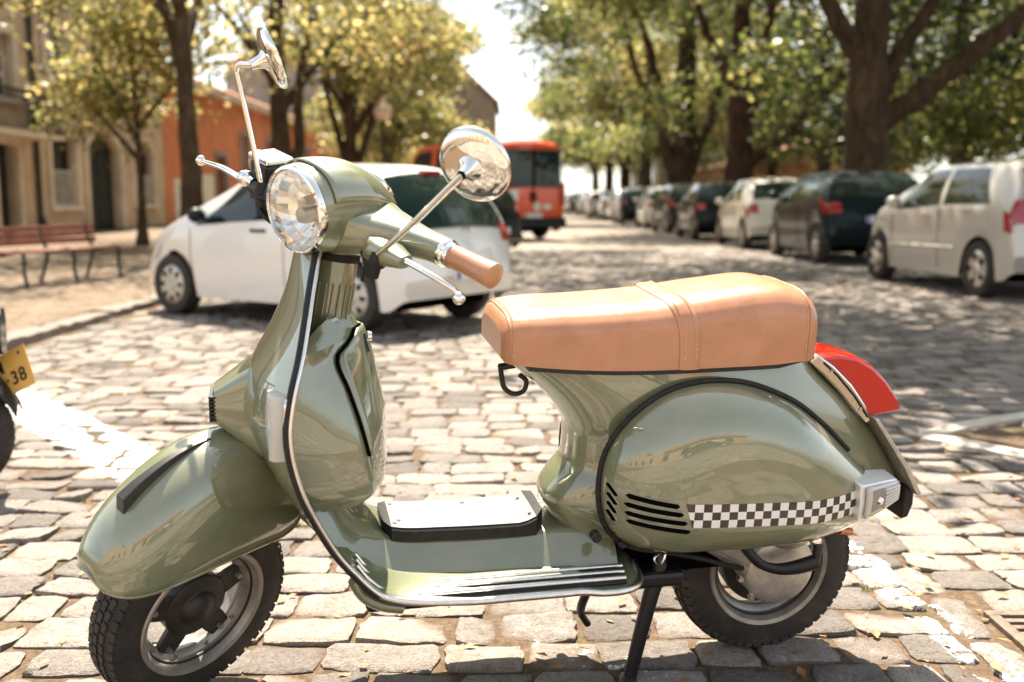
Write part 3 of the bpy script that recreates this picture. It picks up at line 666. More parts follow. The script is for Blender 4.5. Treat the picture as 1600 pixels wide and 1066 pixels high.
BL = ['dark bushy tree at the right edge behind the silver car', 'dark leafy tree behind the big forking trunk', 'dense tree behind the salmon house', 'bushy dark tree beside the salmon house', 'far dark tree behind the pale house', 'slender dark tree between the two big plane trunks', 'dark tree at the far right behind the silver car roof', 'dark tree beside the pale house', 'leafy tree framed between the second and third plane trunks', 'leafy tree close behind the V shaped trunk', 'leafy tree behind the far black cars', 'broad tree above the salmon house roof']
for k, (x_, y_) in enumerate(((15.0, 24), (18.5, 33), (24, 56), (15.5, 44), (24, 80), (13.2, 31), (22, 27), (13.5, 61), (11.6, 39), (12.4, 50), (12.0, 72), (20, 46))):
    r = np.random.default_rng(40+k); bl = [((r.normal(0, 2.3), r.normal(0, 1.8), r.uniform(2.7, 11.5)), (2.0, 1.8, 1.2), 640) for _ in range(18)]
    tree('dark_tree', BL[k], x_, y_, ([(0, 0, -.1), (.1, 0, 2), (0, .1, 5), (0, 0, 7)], .3, .12), [([(0, 0, 2.2), (1, .2, 3.4), (2, .3, 5.5)], .14, .05), ([(0, 0, 4), (.3, .6, 6), (.4, 1, 9)], .14, .05), ([(0, 0, 2.6), (-1, -.2, 3.9), (-1.8, -.2, 5.8)], .13, .05)], bl, .2, 'leaf_dark' if k in (0, 1, 5, 6, 4) else 'leaf_green', 60+k, GB)
GL = 'street trees on the left pavement'
def street_tree(X, Y, label, seed, r0, limbs, n, spread_r, zc, mat='leaf_gold', leaf=.13, top=8.5, cnt=12, name='street_tree'):
    r = np.random.default_rng(seed); bl = []
    for k in range(cnt):
        a = r.uniform(0, 6.28); d = math.sqrt(r.random())*spread_r
        bl.append(((math.cos(a)*d, math.sin(a)*d, r.uniform(*zc)), (spread_r*.38, spread_r*.38, spread_r*.24), n))
    return tree(name, label, X, Y, ([(0, 0, -.1), (.03, 0, 1.4), (-.02, 0, 3.2), (0, 0, top)], r0, r0*.3), limbs, bl, leaf, mat, seed, GL)
def vl(h, L, r0, seed, k=4):
    r = np.random.default_rng(seed); a0 = r.uniform(0, 6.28); o_ = []
    for i in range(k):
        a = a0+i*6.28/k+r.uniform(-.3, .3); o_.append(([(0, 0, h+.3*i), (math.cos(a)*L*.4, math.sin(a)*L*.4, h+.3*i+L*.5), (math.cos(a)*L, math.sin(a)*L, h+.3*i+L*1.1)], r0*.5, r0*.12))
    return o_
street_tree(-7.8, 21.7, 'slim young tree with golden leaves in front of the arched doorway', 21, .10, vl(1.75, 1.5, .13, 1), 420, 1.45, (2.5, 5.0), top=4.5, leaf=.12, cnt=13)
street_tree(-5.6, 18.0, 'grey trunked tree rising behind the front wing of the white hatchback', 22, .21, [([(0, 0, 3.0), (-.25, 0, 4.0), (-.9, 0, 6)], .12, .05)]+vl(3.4, 2.6, .2, 2), 650, 4.0, (4.3, 9.5), mat='leaf_gold', cnt=15)
street_tree(-5.55, 25.0, 'dark forked tree above the windscreen of the white hatchback', 23, .30, [([(.1, 0, 1.2), (.4, 0, 2.0), (.45, 0, 3.4), (.9, 0, 5.5)], .16, .08)]+vl(3, 2.6, .26, 3), 700, 4.2, (3.3, 9.5), mat='leaf_gold', cnt=17)
street_tree(-5.5, 35.5, 'golden tree left of the globe street lamp', 24, .30, [([(0, 0, 1.5), (.5, 0, 2.8), (1.1, 0, 5)], .18, .08), ([(0, 0, 1.6), (-.4, 0, 3), (-.9, 0, 5)], .17, .07)]+vl(3, 3, .3, 4), 1200, 3.8, (3.0, 11.5), leaf=.17, cnt=17)
street_tree(-5.4, 45, 'golden tree behind the globe street lamp', 25, .32, vl(2.4, 3, .3, 5), 1000, 3.7, (2.4, 12), leaf=.19, cnt=16)
street_tree(-5.3, 58, 'golden leafed tree above the red van roof', 26, .32, vl(2.4, 3, .3, 6), 1300, 3.5, (2.4, 10), leaf=.22)
street_tree(-6.5, 72, 'last golden tree before the end house', 27, .32, vl(2.4, 3, .3, 7), 1200, 4.4, (2.4, 9.5), leaf=.26)
street_tree(-9.2, 8.5, 'leafy tree left of the picture, over the pavement', 28, .3, vl(3, 3, .3, 8), 1300, 3.4, (5.2, 9.5), mat='leaf_green')

# ------------------------------------------------------------------ parked vehicles
def carpaint(name, col, fl=.3):
    dk = max(col) < .02; return paint(name, col, fl, 0 if dk else .03, .4, 1.28 if dk else 1.5)
M['c_white'] = carpaint('white_car_paint', (.80, .78, .74), 0); M['c_silver'] = carpaint('silver_car_paint', (.56, .53, .48), .35); M['c_black'] = carpaint('black_car_paint', (.005, .006, .007), 0)
M['c_teal'] = carpaint('dark_teal_car_paint', (.003, .011, .014), 0); M['c_red'] = carpaint('red_van_paint', (.80, .095, .022), 0); M['c_grey'] = carpaint('grey_car_paint', (.13, .125, .12), .5); M['c_cream'] = carpaint('cream_car_paint', (.62, .58, .50), 0)
def carglass():
    t = NT('car_glass'); p = t.pr((.008, .018, .018), .03, spec=.5); return t.m
M['cglass'] = carglass()
M['plate_white'] = simple('number_plate_white', (.72, .72, .70), .4); M['plate_blue'] = simple('number_plate_blue', (.02, .10, .42), .4)
HATCH = dict(top=[(0, .50), (.05, .80), (.14, .97), (.36, 1.25), (.55, 1.415), (.95, 1.475), (1.55, 1.49), (2.15, 1.43), (2.65, 1.20), (3.05, 1.01), (3.45, .90), (3.80, .74), (3.98, .52)],
             belt=[(0, .84), (.6, .955), (2.0, .91), (3.1, .84), (4, .6)], wx=(.70, 3.21), L=3.98, W=1.71, r=.305, swin=[(.50, .98, 1.42, 1.60, 1), (1.68, 1.68, 2.72, 2.18, 1)], rear=(.155, .44), ws=(2.19, 2.98))
def car(name, label, loc, heading, paintm, P=HATCH, group=None, cat='car', seg=58, detail=2, holes=8, hubm='wlens', bumper=None, split=1.0):
    """x runs from the tail (0) to the nose; heading = angle of the nose direction"""
    root = empty(name, label, cat, loc, heading, group)
    L, Wd = P['L'], P['W']; r_ = P['r']; zw = r_
    off = np.array([-(P['wx'][0]+P['wx'][1])/2, 0, 0])
    boxy = P.get('boxy', 0)
    def wid(x):
        a = np.clip(1-x/.55, 0, 1); c = np.clip(1-(L-x)/.9, 0, 1)
        return Wd/2*(1-(.10-.06*boxy)*a**2-.20*c**2)
    def topz(x): return float(spl(P['top'], x)[0, 0])
    def beltz(x): return float(spl(P['belt'], x)[0, 0])
    def zb(x):
        z = .20 if .25 < x < L-.25 else .20+.10*smst(np.array(1-min(x, L-x)/.25))
        for w_ in P['wx']:
            d = (r_*1.20)**2-(x-w_)**2
            if d > 0: z = max(z, zw+math.sqrt(d)-.02)
        return float(z)
    def S(x, t, side=1):
        """t 0..1 sill to belt, 1..2 belt to roof edge, 2..3 roof edge to the centre line"""
        w = wid(x); zt = topz(x); be = min(beltz(x), zt-.05); g = float(smst(np.array((zt-be-.05)/.45)))
        rf = .95-(.20-.12*boxy)*g; edge = zt-.035-.025*g; z0 = min(zb(x), be-.04)
        if t <= 1: z = z0+(be-z0)*t; y_ = w*(1-.05*(1-t)**2.5-.025*t**3+.0)
        elif t <= 2: q = t-1; z = be+(edge-be)*q; y_ = w*(.975+(rf-.975)*q)+.025*g*math.sin(PI*q)
        else: q = t-2; z = edge+(zt-edge)*math.sin(q*PI/2); y_ = w*rf*(1-q**1.15)
        f = (y_/(Wd/2))**2
        xs = x+f*(.16*(1-.75*boxy)*np.clip(1-x/.5, 0, 1)-.34*np.clip(1-(L-x)/.9, 0, 1))
        return np.array([xs, y_*side, z])+off
    def N(x, t, side):
        e = 1e-3; a = S(x+e, t, side)-S(x-e, t, side); c = S(x, min(3, t+e), side)-S(x, max(0, t-e), side); n = np.cross(a, c); n /= np.linalg.norm(n)+1e-9
        return n*(1 if n[1]*side > 0 or (t > 2 and n[2] > 0) else -1)
    xs = np.unique(np.r_[np.linspace(0, .6, 12), np.linspace(.6, L-.9, seg), np.linspace(L-.9, L, 14)])
    ts = np.r_[np.linspace(0, 1, 7), np.linspace(1, 2, 6)[1:], np.linspace(2, 3, 7)[1:]]
    G = np.array([[S(x, t, 1) for t in ts]+[S(x, t, -1) for t in ts[::-1][1:]] for x in xs])
    b = MB(); b.grid(G, caps=True); body = b.build('body', M[paintm], root, 32)
    b = MB(); b.box(.35+off[0], L-.4+off[0], -Wd/2+.25, Wd/2-.25, .19, .62); b.build('underbody', M['hole'], root, 0)
    def patch(nm, mat, fx, t0, t1, side, nx=8, nt=5, o_=.004, parent=root, tfun=None):
        """fx(q) -> (x0, x1) at height fraction q"""
        Q = []
        for i in range(nt):
            q = i/(nt-1); t = t0+(t1-t0)*q; x0, x1 = fx(q); Q.append([S(x0+(x1-x0)*j/(nx-1), t, side)+N(x0+(x1-x0)*j/(nx-1), t, side)*o_ for j in range(nx)])
        b = MB(); b.grid(Q); return b.build(nm, mat, parent, 50)
    for side in (1, -1):
        for (a0, a1, c0, c1, dr) in P['swin']:
            patch('side_window', M['cglass'], lambda q: (a0+(a1-a0)*q, c0+(c1-c0)*q), 1.08, 1.90, side)
    # windscreen and rear window sit on the top surface
    def topwin(nm, x0, x1, k=.86):
        Q = []
        for i in range(9):
            x = x0+(x1-x0)*i/8; row = []
            for j in range(13):
                v = (j/12*2-1)*k; s_ = 1 if v >= 0 else -1; t = 3-abs(v)**(1/1.0)
                row.append(S(x, t, s_)+np.array([-.004 if x < L/2 else .004, 0, .004]))
            Q.append(row)
        b = MB(); b.grid(Q); return b.build(nm, M['cglass'], root, 50)
    if 'ws' in P: topwin('windscreen', *P['ws'])
    if P.get('rear'): topwin('rear_window', *P['rear'], k=P.get('rk', .88))
    # wheels
    for w_ in P['wx']:
        for side in (1, -1):
            yo = Wd/2-.02
            b = MB(); b.lathe([(r_*.66, -.19), (r_*.9, -.19), (r_, -.16), (r_, -.04), (r_*.93, -.005), (r_*.68, -.002), (r_*.64, -.02), (r_*.64, -.17)], seg=28, closed=True)
            wh = b.build('wheel', M['tyre'], root, 40); wh.location = (w_+off[0], yo*side, zw)
            if side < 0: wh.rotation_euler = (0, 0, PI)
            if detail:
                b = MB(); b.lathe([(.0, .002), (r_*.16, .004), (r_*.2, -.008), (r_*.45, -.006), (r_*.62, -.012), (r_*.66, -.022), (r_*.66, -.05)], seg=28); rm = b.build('rim', M[hubm], wh, 40)
                for k in range(holes):
                    b = MB()
                    a = 2*PI*k/holes; ca, sa = math.cos(a), math.sin(a); ra_ = r_*.46; wd_ = r_*(.07 if holes > 6 else .115)
                    pts = [(ra_+r_*.12*math.cos(u), wd_*math.sin(u)) for u in np.linspace(0, 2*PI, 9)[:-1]]
                    b.add([(p*ca-q*sa, -.0005, p*sa+q*ca) for p, q in pts], [tuple(range(8))])
                    b.build('rim_slot', M['hole'], wh, 0, fix=False)
    if detail:
        for side in (1, -1):
            patch('tail_light', M['red_lens2'], lambda q: (P.get('tl', (.10, .17))[0]*(1-.2*q), P.get('tl', (.10, .17))[1]*(1+.35*q)), P.get('tlt', (.72, 1.12))[0], P.get('tlt', (.72, 1.12))[1], side, 5, 6, .012)
            patch('headlight', M['wlens'], lambda q: (L-.42-.22*q, L-.16-.25*q), .70, .93, side, 5, 5, .006)
            if not boxy: patch('rear_lamp', M['red_lens2'], lambda q: (.05, .125), 1.1, 2.26, side, 4, 8, .008)
            b = MB(); mx_, mz = P.get('mir', (2.62, 1.0)); b.sphere((mx_+off[0], side*(Wd/2+.08), mz), .1, 12, 8, sc=(.65, 1, .75)); b.tube([(mx_+off[0], side*(Wd/2-.1), mz-.06), (mx_+off[0], side*(Wd/2+.05), mz-.03)], .025, 6)
            b.build('wing_mirror', M[P.get('mirm', paintm)], root, 50)
            for hx in P.get('hand', (1.75,)):
                q = S(hx, .93, side); b = MB(); b.box(q[0]-.1, q[0]+.1, q[1]-.02, q[1]+.022*side if side > 0 else q[1]+.02, q[2]-.018, q[2]+.012) if side > 0 else b.box(q[0]-.1, q[0]+.1, q[1]-.022, q[1]+.02, q[2]-.018, q[2]+.012)
                b.build('door_handle', M[paintm if paintm != 'c_white' else 'black'], root, 0, bevel=.006)
            for dx in P.get('seams', (1.62, 2.78)):
                Q = [S(dx, t, side)+N(dx, t, side)*.002 for t in np.linspace(.1, .99, 12)]; b = MB(); b.tube(Q, .0035, 4); b.build('door_seam', M['hole'], root, 0)
            if P.get('rub'):
                Q = [S(x, .42, side)+N(x, .42, side)*.006 for x in np.linspace(P['wx'][0]+.42, P['wx'][1]-.42, 16)]; b = MB(); b.tube(Q, .022, 6); b.build('side_moulding', M[paintm], root, 40)
        # number plate and bumper on the tail
        b = MB(); b.box(off[0]-.035, off[0]+.02, -.26, .26, P.get('pz', .52)-.055, P.get('pz', .52)+.055); pl = b.build('number_plate', M['plate_white'], root, 0)
        b = MB(); b.box(off[0]-.037, off[0]-.034, .22, .262, P.get('pz', .52)-.055, P.get('pz', .52)+.055); b.build('blue_band', M['plate_blue'], pl, 0)
    if bumper:
        Q = np.array([[S(x_, t, 1)+np.array([-.02 if x_ < .3 else 0, .012, 0]) for x_ in (.5, .3, .12, .02, 0)]+[S(x_, t, -1)+np.array([-.02 if x_ < .3 else 0, -.012, 0]) for x_ in (0, .02, .12, .3, .5)] for t in bumper[1:]])
        b = MB(); b.grid(Q); b.build('bumper_trim', M[bumper[0]], root, 40, solid=.01)
    return root, S, N, patch, off
GP = 'cars parked along the right kerb'
GD = 'vehicles parked at an angle on the left'
# white hatchback on the left, nose to the left
A_, B_ = np.array([-3.08, 9.32]), np.array([-1.21, 7.97])       # front and rear left wheels on the ground
hd = math.atan2(*(A_-B_)[::-1]); lft = np.array([-math.sin(hd), math.cos(hd)])
ctr = (A_+B_)/2 - lft*(1.71/2-.08)*.90
c1, S1, N1, patch1, off1 = car('hatchback', 'white three door hatchback parked at an angle behind the scooter handlebars', (*ctr, 0), hd, 'c_white', dict(HATCH, mirm='c_teal', hand=(1.86,), seams=(1.52, 2.86), swin=[(.62, 1.02, 1.46, 1.60, 1), (1.62, 1.68, 2.80, 2.24, 1)], rear=(.09, .50), rk=.93), GD, hubm='cast')
c1.scale = (.90, .90, .90)
b = MB(); th_ = np.linspace(0, 2*PI, 20, endpoint=False); q = S1(.10, 3)
b.tube(np.array([(q[0]-.02, .05*math.cos(a), q[2]+.05*math.sin(a)-.06) for a in np.r_[th_, th_[:1]]]), .007, 6); b.tube([(q[0]-.02, -.05, q[2]-.06), (q[0]-.02, .05, q[2]-.06)], .006, 6); b.build('tail_emblem', M['chrome'], c1, 50)
b = MB(); q = S1(.52, 3); b.box(q[0]-.06, q[0]+.02, -.12, .12, q[2]-.03, q[2]+.012); b.build('brake_light', M['red_lens2'], c1, 0, bevel=.005)
# dark car behind it, only its tail shows
car('saloon_car', 'dark car between the white hatchback and the red van, only its tail in view', (-1.75, 17.9, 0), rad(142), 'c_black', dict(HATCH, W=1.76), GD, bumper=('chrome', .30, .42))
# red van
VAN = dict(top=[(0, .5), (.03, 1.2), (.06, 2.0), (.12, 2.42), (.3, 2.50), (2.5, 2.52), (4.1, 2.48), (4.6, 2.2), (5.1, 1.55), (5.4, 1.18), (5.75, .95), (5.95, .6)], belt=[(0, 1.15), (2, 1.2), (4.6, 1.2), (5.95, .8)], wx=(1.0, 4.9), L=5.95, W=2.05, r=.34,
           swin=[(.5, .5, 1.6, 1.6, 1), (1.75, 1.75, 3.2, 3.2, 1), (3.45, 3.45, 4.9, 4.45, 1)], rear=None, ws=(4.55, 5.25), boxy=1, tl=(.05, .14), tlt=(.55, 1.2), mir=(4.75, 1.45), seams=(3.3, 4.95), hand=(3.6,), pz=.62)
vhd = math.atan2(5.0, -3.35); vl_ = np.array([-math.sin(vhd), math.cos(vhd)]); vf = np.array([math.cos(vhd), math.sin(vhd)])
rearR = np.array([1.36, 26.4]); rc = rearR + vl_*1.0
vc = rc + vf*(1.0+4.9)/2
v1, Sv, Nv, _, offv = car('van', 'bright red high roofed van with dark rear windows parked at an angle', (*vc, 0), vhd, 'c_red', VAN, GD, cat='van', hubm='rim')
x0 = offv[0]
for s_ in (1, -1):
    b = MB(); b.box(x0-.02, x0+.06, *sorted((s_*.04, s_*.84)), 1.32, 2.24); b.build('rear_window', M['cglass'], v1, 0, bevel=.02)
    b = MB(); b.box(x0-.03, x0+.02, *sorted((s_*.05, s_*.09)), .95, 1.2); b.build('door_handle', M['black'], v1, 0, bevel=.01)
    b = MB(); b.box(x0-.02, x0+.05, *sorted((s_*.90, s_*.99)), .85, 1.45); b.build('tail_light', M['red_lens2'], v1, 0, bevel=.02)
b = MB(); b.box(x0-.012, x0+.03, -.006, .006, .55, 2.3); b.build('door_seam', M['hole'], v1, 0)
b = MB(); b.box(x0-.08, x0+.3, -1.0, 1.0, .30, .56); b.build('bumper', M['black'], v1, 0, bevel=.04)
b = MB(); b.box(x0-.014, x0+.02, .45, .72, .98, 1.26); b.build('sticker', M['plate_white'], v1, 0)
b = MB(); b.lathe([(0, .0), (.12, .0), (.12, .01)], (x0-.01, -.1, .84), (-1, 0, 0), 20); b.build('round_emblem', M['wood_white'], v1, 30)
b = MB(); b.box(x0-.014, x0+.02, -.55, -.30, .76, .90); b.build('sticker', M['wood_white'], v1, 0)
# right row: nearest first
POLO = dict(HATCH, top=[(0, .50), (.05, .82), (.10, 1.0), (.26, 1.30), (.42, 1.42), (.9, 1.47), (1.5, 1.475), (2.1, 1.42), (2.6, 1.19), (2.98, 1.0), (3.45, .90), (3.75, .74), (3.92, .52)], L=3.92, W=1.67, wx=(.72, 3.18),
            swin=[(.52, .80, 1.50, 1.52, 1), (1.60, 1.62, 2.68, 2.16, 1)], rear=(.13, .36), ws=(2.15, 2.92), hand=(.95, 1.86), seams=(1.55, 2.72), rub=1, tl=(.06, .16), tlt=(.74, 1.10), mir=(2.5, 1.0))
fw_ = np.array([4.74, 13.38]); rw_ = np.array([4.95, 10.78])
h_ = math.atan2(*(fw_-rw_)[::-1]); n_ = np.array([math.sin(h_), -math.cos(h_)]); cc = (fw_+rw_)/2+n_*(1.67/2-.06)
car('hatchback', 'silver five door hatchback nearest on the right, cut by the picture edge', (*cc, 0), h_, 'c_silver', POLO, GP, holes=5, hubm='alu')
MPV = dict(HATCH, top=[(0, .5), (.05, .84), (.13, 1.02), (.40, 1.30), (.66, 1.44), (1.1, 1.51), (1.7, 1.52), (2.3, 1.43), (2.8, 1.20), (3.15, 1.06), (3.5, .95), (3.7, .8), (3.84, .55)], belt=[(0, .9), (.6, 1.04), (2, .98), (3.1, .9), (3.84, .62)], L=3.84, W=1.77, wx=(.62, 3.05), rear=(.16, .60), tl=(.10, .34), tlt=(.80, 1.16), mir=(2.75, 1.1), pz=.72, hand=(.95, 1.9), seams=(1.55, 2.75))
car('hatchback', 'dark teal tall hatchback with red tail lamps behind the silver one', (5.72, 17.85, 0), rad(91.5), 'c_teal', MPV, GP, hubm='cast', bumper=('c_black', .20, .34))
MINI = dict(HATCH, top=[(0, .5), (.06, .82), (.16, 1.0), (.42, 1.27), (.68, 1.42), (1.2, 1.49), (1.7, 1.46), (2.2, 1.30), (2.55, 1.04), (3.0, .95), (3.35, .82), (3.54, .55)], belt=[(0, .8), (.6, .95), (2, .92), (3.54, .6)], L=3.54, W=1.63, wx=(.58, 2.88), swin=[(.72, .98, 1.22, 1.3, 1), (1.34, 1.36, 2.36, 2.0, 1)], rear=(.2, .58), ws=(2.02, 2.5), mir=(2.3, .98), hand=(1.45,), seams=(1.25, 2.42), tl=(.1, .2), tlt=(.66, .95))
car('city_car', 'small cream white city car with rounded roof', (5.55, 22.6, 0), rad(90.8), 'c_cream', MINI, GP, hubm='cast')
rowl = [('black hatchback in front of the cream city car', 'c_black', 27.2, HATCH), ('black tall car, second beyond the cream city car', 'c_black', 32.2, MPV), ('white hatchback between two black cars down the row', 'c_white', 37.4, HATCH), ('dark teal car just past the far white hatchback', 'c_teal', 42.6, MPV),
        ('silver car, sixth beyond the cream city car', 'c_silver', 47.6, POLO), ('grey car, seventh beyond the cream city car', 'c_grey', 52.8, HATCH), ('pale silver car far along the row', 'c_silver', 58, HATCH), ('black car far along the row', 'c_black', 63.2, POLO), ('white car far along the row', 'c_white', 68.4, MINI), ('far grey car with pale windscreen glare', 'c_grey', 74, HATCH), ('far silver car near the end of the row', 'c_silver', 80, POLO), ('farthest dark car in the row', 'c_black', 86, HATCH)]
for k, (lb, pm, y_, PP) in enumerate(rowl):
    car('parked_car', lb, (5.5-.012*(y_-27)+.12*((k*7) % 3-1), y_, 0), rad(90.5+((k*5) % 3-1)*1.5), pm, PP, GP, seg=26, detail=2 if k < 4 else 1, holes=5, hubm='cast')
car('parked_car', 'grey car parked across the street, mirrored in the scooter side panel', (3.6, -6.6, 0), rad(25), 'c_grey', HATCH, None, seg=26)
# street lamp with a globe
lp = empty('street_lamp', 'cast iron lamp post with a white globe rising behind the red van roof', 'street lamp', (-4.2, 34, .1))
b = MB(); b.lathe([(.16, 0), (.16, .3), (.09, .45), (.075, 1.0), (.055, 2.2), (.045, 3.2), (.07, 3.3), (.12, 3.38), (.10, 3.42)], axis=(0, 0, 1), seg=14, caps=True); b.build('post', M['iron'], lp, 40)
b = MB(); b.sphere((0, 0, 3.72), .30, 20, 14); b.build('globe', simple('opal_glass', (.80, .66, .52), .3, coat=.4), lp, 60)
b = MB(); b.lathe([(.13, 3.98), (.16, 4.02), (.08, 4.12), (.03, 4.25)], axis=(0, 0, 1), seg=14, caps=True); b.build('finial', bpy.data.materials['opal_glass'], lp, 40)
# bench on the left pavement
M['bench'] = simple('red_brown_timber', (.24, .085, .05), .5, var=.25, vscale=12)
bn = empty('park_bench', 'red brown slatted bench with black iron legs on the left pavement', 'bench', (-5.32, 12.1, .055), rad(74)); bn.scale = (.9, .9, .9)
for k in range(3):
    b = MB(); z_ = .50+k*.085; b.box(-1.05, 1.05, .26+.025*k, .285+.025*k, z_, z_+.075); b.build('back_slat', M['bench'], bn, 0, bevel=.006)
for k in range(4):
    b = MB(); y_ = -.22+k*.115; b.box(-1.05, 1.05, y_, y_+.085, .43, .455); b.build('seat_slat', M['bench'], bn, 0, bevel=.006)
for x_ in (-.9, 0, .9):
    b = MB(); b.tube(path([(x_, -.24, 0), (x_, -.20, .2), (x_, -.20, .425), (x_, .2, .425), (x_, .27, .55), (x_, .34, .76)], 20), .022, 8); b.tube(path([(x_, .34, 0), (x_, .26, .2), (x_, .2, .42)], 10), .022, 8); b.build('leg', M['iron'], bn, 50)

# ================================================================== the scooter
# local axes: x forward, y to its left (towards the camera), z up; it leans on its stand
YAW, LEAN = rad(12.8), rad(6.0)
f_ = np.array([-math.cos(YAW), -math.sin(YAW), 0]); l_ = np.array([-f_[1], f_[0], 0]); zz = np.array([0, 0, 1.])
L2 = l_*math.cos(LEAN)-zz*math.sin(LEAN); Z2 = zz*math.cos(LEAN)+l_*math.sin(LEAN)
sc = empty('motor_scooter', 'olive green vintage motor scooter with tan leather seat and chequered tape on its side panel', 'scooter')
ROOT = Matrix(((f_[0], L2[0], Z2[0], .575), (f_[1], L2[1], Z2[1], 2.32), (f_[2], L2[2], Z2[2], 0), (0, 0, 0, 1)))
sc.matrix_world = ROOT
def steer(deg, caster):
    c = rad(caster); ax = np.array([-math.sin(c), 0, math.cos(c)]); K = np.array([[0, -ax[2], ax[1]], [ax[2], 0, -ax[0]], [-ax[1], ax[0], 0]]); a = rad(deg)
    return np.eye(3)+math.sin(a)*K+(1-math.cos(a))*K@K
SM = steer(40.0, 21.7); AH = np.array([.955, 0, 1.012]); AW = np.array([1.273, -.02, .213])
def hb(b, name, mats, parent=None, **k): b.xf(SM, AH); return b.build(name, mats, parent or sc, **k)      # headset frame
def wbd(b, name, mats, parent=None, **k): b.xf(SM, AW); return b.build(name, mats, parent or sc, **k)     # front wheel frame

# --- rear body shell
BK = [(.738, .640, -.030, .112), (.71, .612, -.058, .118), (.68, .575, -.085, .124), (.62, .517, -.155, .134), (.56, .487, -.212, .143), (.50, .490, -.262, .150), (.46, .520, -.290, .155), (.42, .54, -.315, .156), (.375, .52, -.335, .150), (.345, .50, -.335, .140), (.335, .49, -.32, .12)]
def body_ring(z, n=72):
    xf, xr, w = spl(BK, z)[0]; cx, hx = (xf+xr)/2, (xf-xr)/2
    a = np.linspace(0, 2*PI, n, endpoint=False); ex = 2/2.7
    x = cx+hx*sgnpow(np.cos(a), ex); y = sgnpow(np.sin(a), ex)*w
    y = y*(1-.55*smst((.12-x)/.46)); return np.stack([x, y, np.full(n, z)], 1)
b = MB(); b.grid([body_ring(z) for z in np.linspace(.738, .335, 40)], cv=True, caps=True); rear = b.build('rear_body', M['green'], sc, 50)
# --- floor tunnel
TK = [(.40, .364, .110, .150), (.50, .362, .092, .146), (.60, .360, .080, .142), (.76, .362, .076, .14), (.86, .368, .076, .14), (.91, .392, .08, .14), (.95, .43, .084, .14), (1.0, .51, .09, .14), (1.05, .58, .09, .15)]
P = []
for x in np.linspace(.40, 1.05, 32):
    zt, wt, wb_ = spl(TK, x)[0]; row = []; zl = float(np.interp(x, [0, .72, .80, .86, .90, .942, .997, 1.048], [.286, .286, .290, .299, .310, .339, .394, .460]))
    for s_ in np.linspace(-1, 1, 25):
        q = abs(s_); sg = 1 if s_ >= 0 else -1
        if q < .5: yy, z_ = wt*.86*(q/.5), zt-.004*(q/.5)**4
        else:
            t = (q-.5)/.5; yy = wt*.86+(wb_-wt*.86)*(.14/(.14)*t**1.25); z_ = zt-.004-(zt-.292)*smst(np.array(t*.5+.0))*2*t**.15 if t < 1 else .285
            z_ = zt-.004-(zt-zl)*(t**1.35)
        row.append((x, yy*sg, z_))
    P.append(row)
b = MB(); b.grid(P); b.build('tunnel', M['green'], sc, 60)
# --- leg shield and floor, one pressed sheet
LS = [(.968, 1.004, .070, .035), (.95, 1.008, .095, .036), (.90, 1.020, .140, .036), (.85, 1.031, .182, .042), (.79, 1.044, .220, .058), (.73, 1.060, .246, .076), (.66, 1.070, .256, .085), (.566, 1.055, .254, .070), (.467, 1.016, .240, .055), (.40, .979, .230, .032), (.345, .935, .226, .012)]
prof = [np.r_[z, spl(LS, z)[0]] for z in np.linspace(.968, .345, 34)]
for x, z in spl([(0, .935, .345), (.25, .905, .318), (.5, .86, .302), (.75, .80, .294), (1, .72, .288)], np.linspace(.1, 1, 8)): prof.append(np.array([z, x, .226, .0]))
for x in np.linspace(.66, .42, 7): prof.append(np.array([.288-.006*(x < .5), x, .226, 0]))
for x, w in ((.40, .222), (.385, .212), (.372, .195), (.362, .165)): prof.append(np.array([.283, x, w, 0]))
def shield_pt(k, v):
    z, xe, w, bu = prof[k]; return np.array([xe+bu*(1-abs(v)**1.8), w*v, z+.012*(1-abs(v)**6)*(0 if bu > .02 else 1)])
V_ = np.r_[np.linspace(-1, 1, 33)]
b = MB(); b.grid([[shield_pt(k, v) for v in V_] for k in range(len(prof))]); shield = b.build('leg_shield', M['green'], sc, 60, solid=.004)
for s_ in (1, -1):
    nsh = 36
    e = np.array([shield_pt(k, s_) for k in range(nsh)])
    top = np.array([shield_pt(0, v) for v in np.linspace(0, s_, 6)]) if s_ > 0 else np.array([shield_pt(0, v) for v in np.linspace(0, s_, 6)])
    b = MB(); b.tube(path(np.vstack([top[:-1], e]), 60), .0085, 10); b.build('edge_trim', M['rubber'], sc, 60)
    b = MB(); b.tube(path(np.vstack([top[:-1], e])+np.array([-.005, .005*s_, 0]), 60), .0042, 8); b.build('edge_trim_bead', M['alu'], sc, 60)
    e = np.array([shield_pt(k, s_) for k in range(nsh-5, len(prof))]+[shield_pt(len(prof)-1, s_*q) for q in (.9, .75)])
    b = MB(); b.tube(path(e+np.array([0, 0, .002]), 50), .0078, 10); b.build('floor_trim', M['alu'], sc, 60)
    for i, (yy, xa) in enumerate(((.203, .405), (.176, .40), (.150, .395))):
        xs = np.linspace(xa, .86, 16); pts = [(x, yy*s_, .301) for x in xs]+[(.895, yy*s_*.99, .315), (.925, yy*s_*.985, .340), (.948, yy*s_*.98, .372)]
        b = MB(); b.tube(path(np.array(pts)-[0, 0, .006], 40), .010, 8, flat=(1, .55)); b.build('runner_base', M['rubber'], sc, 60)
        b = MB(); b.tube(path(np.array(pts)+[0, 0, .001], 40), .0052, 8); b.build('runner', M['alu'], sc, 60)
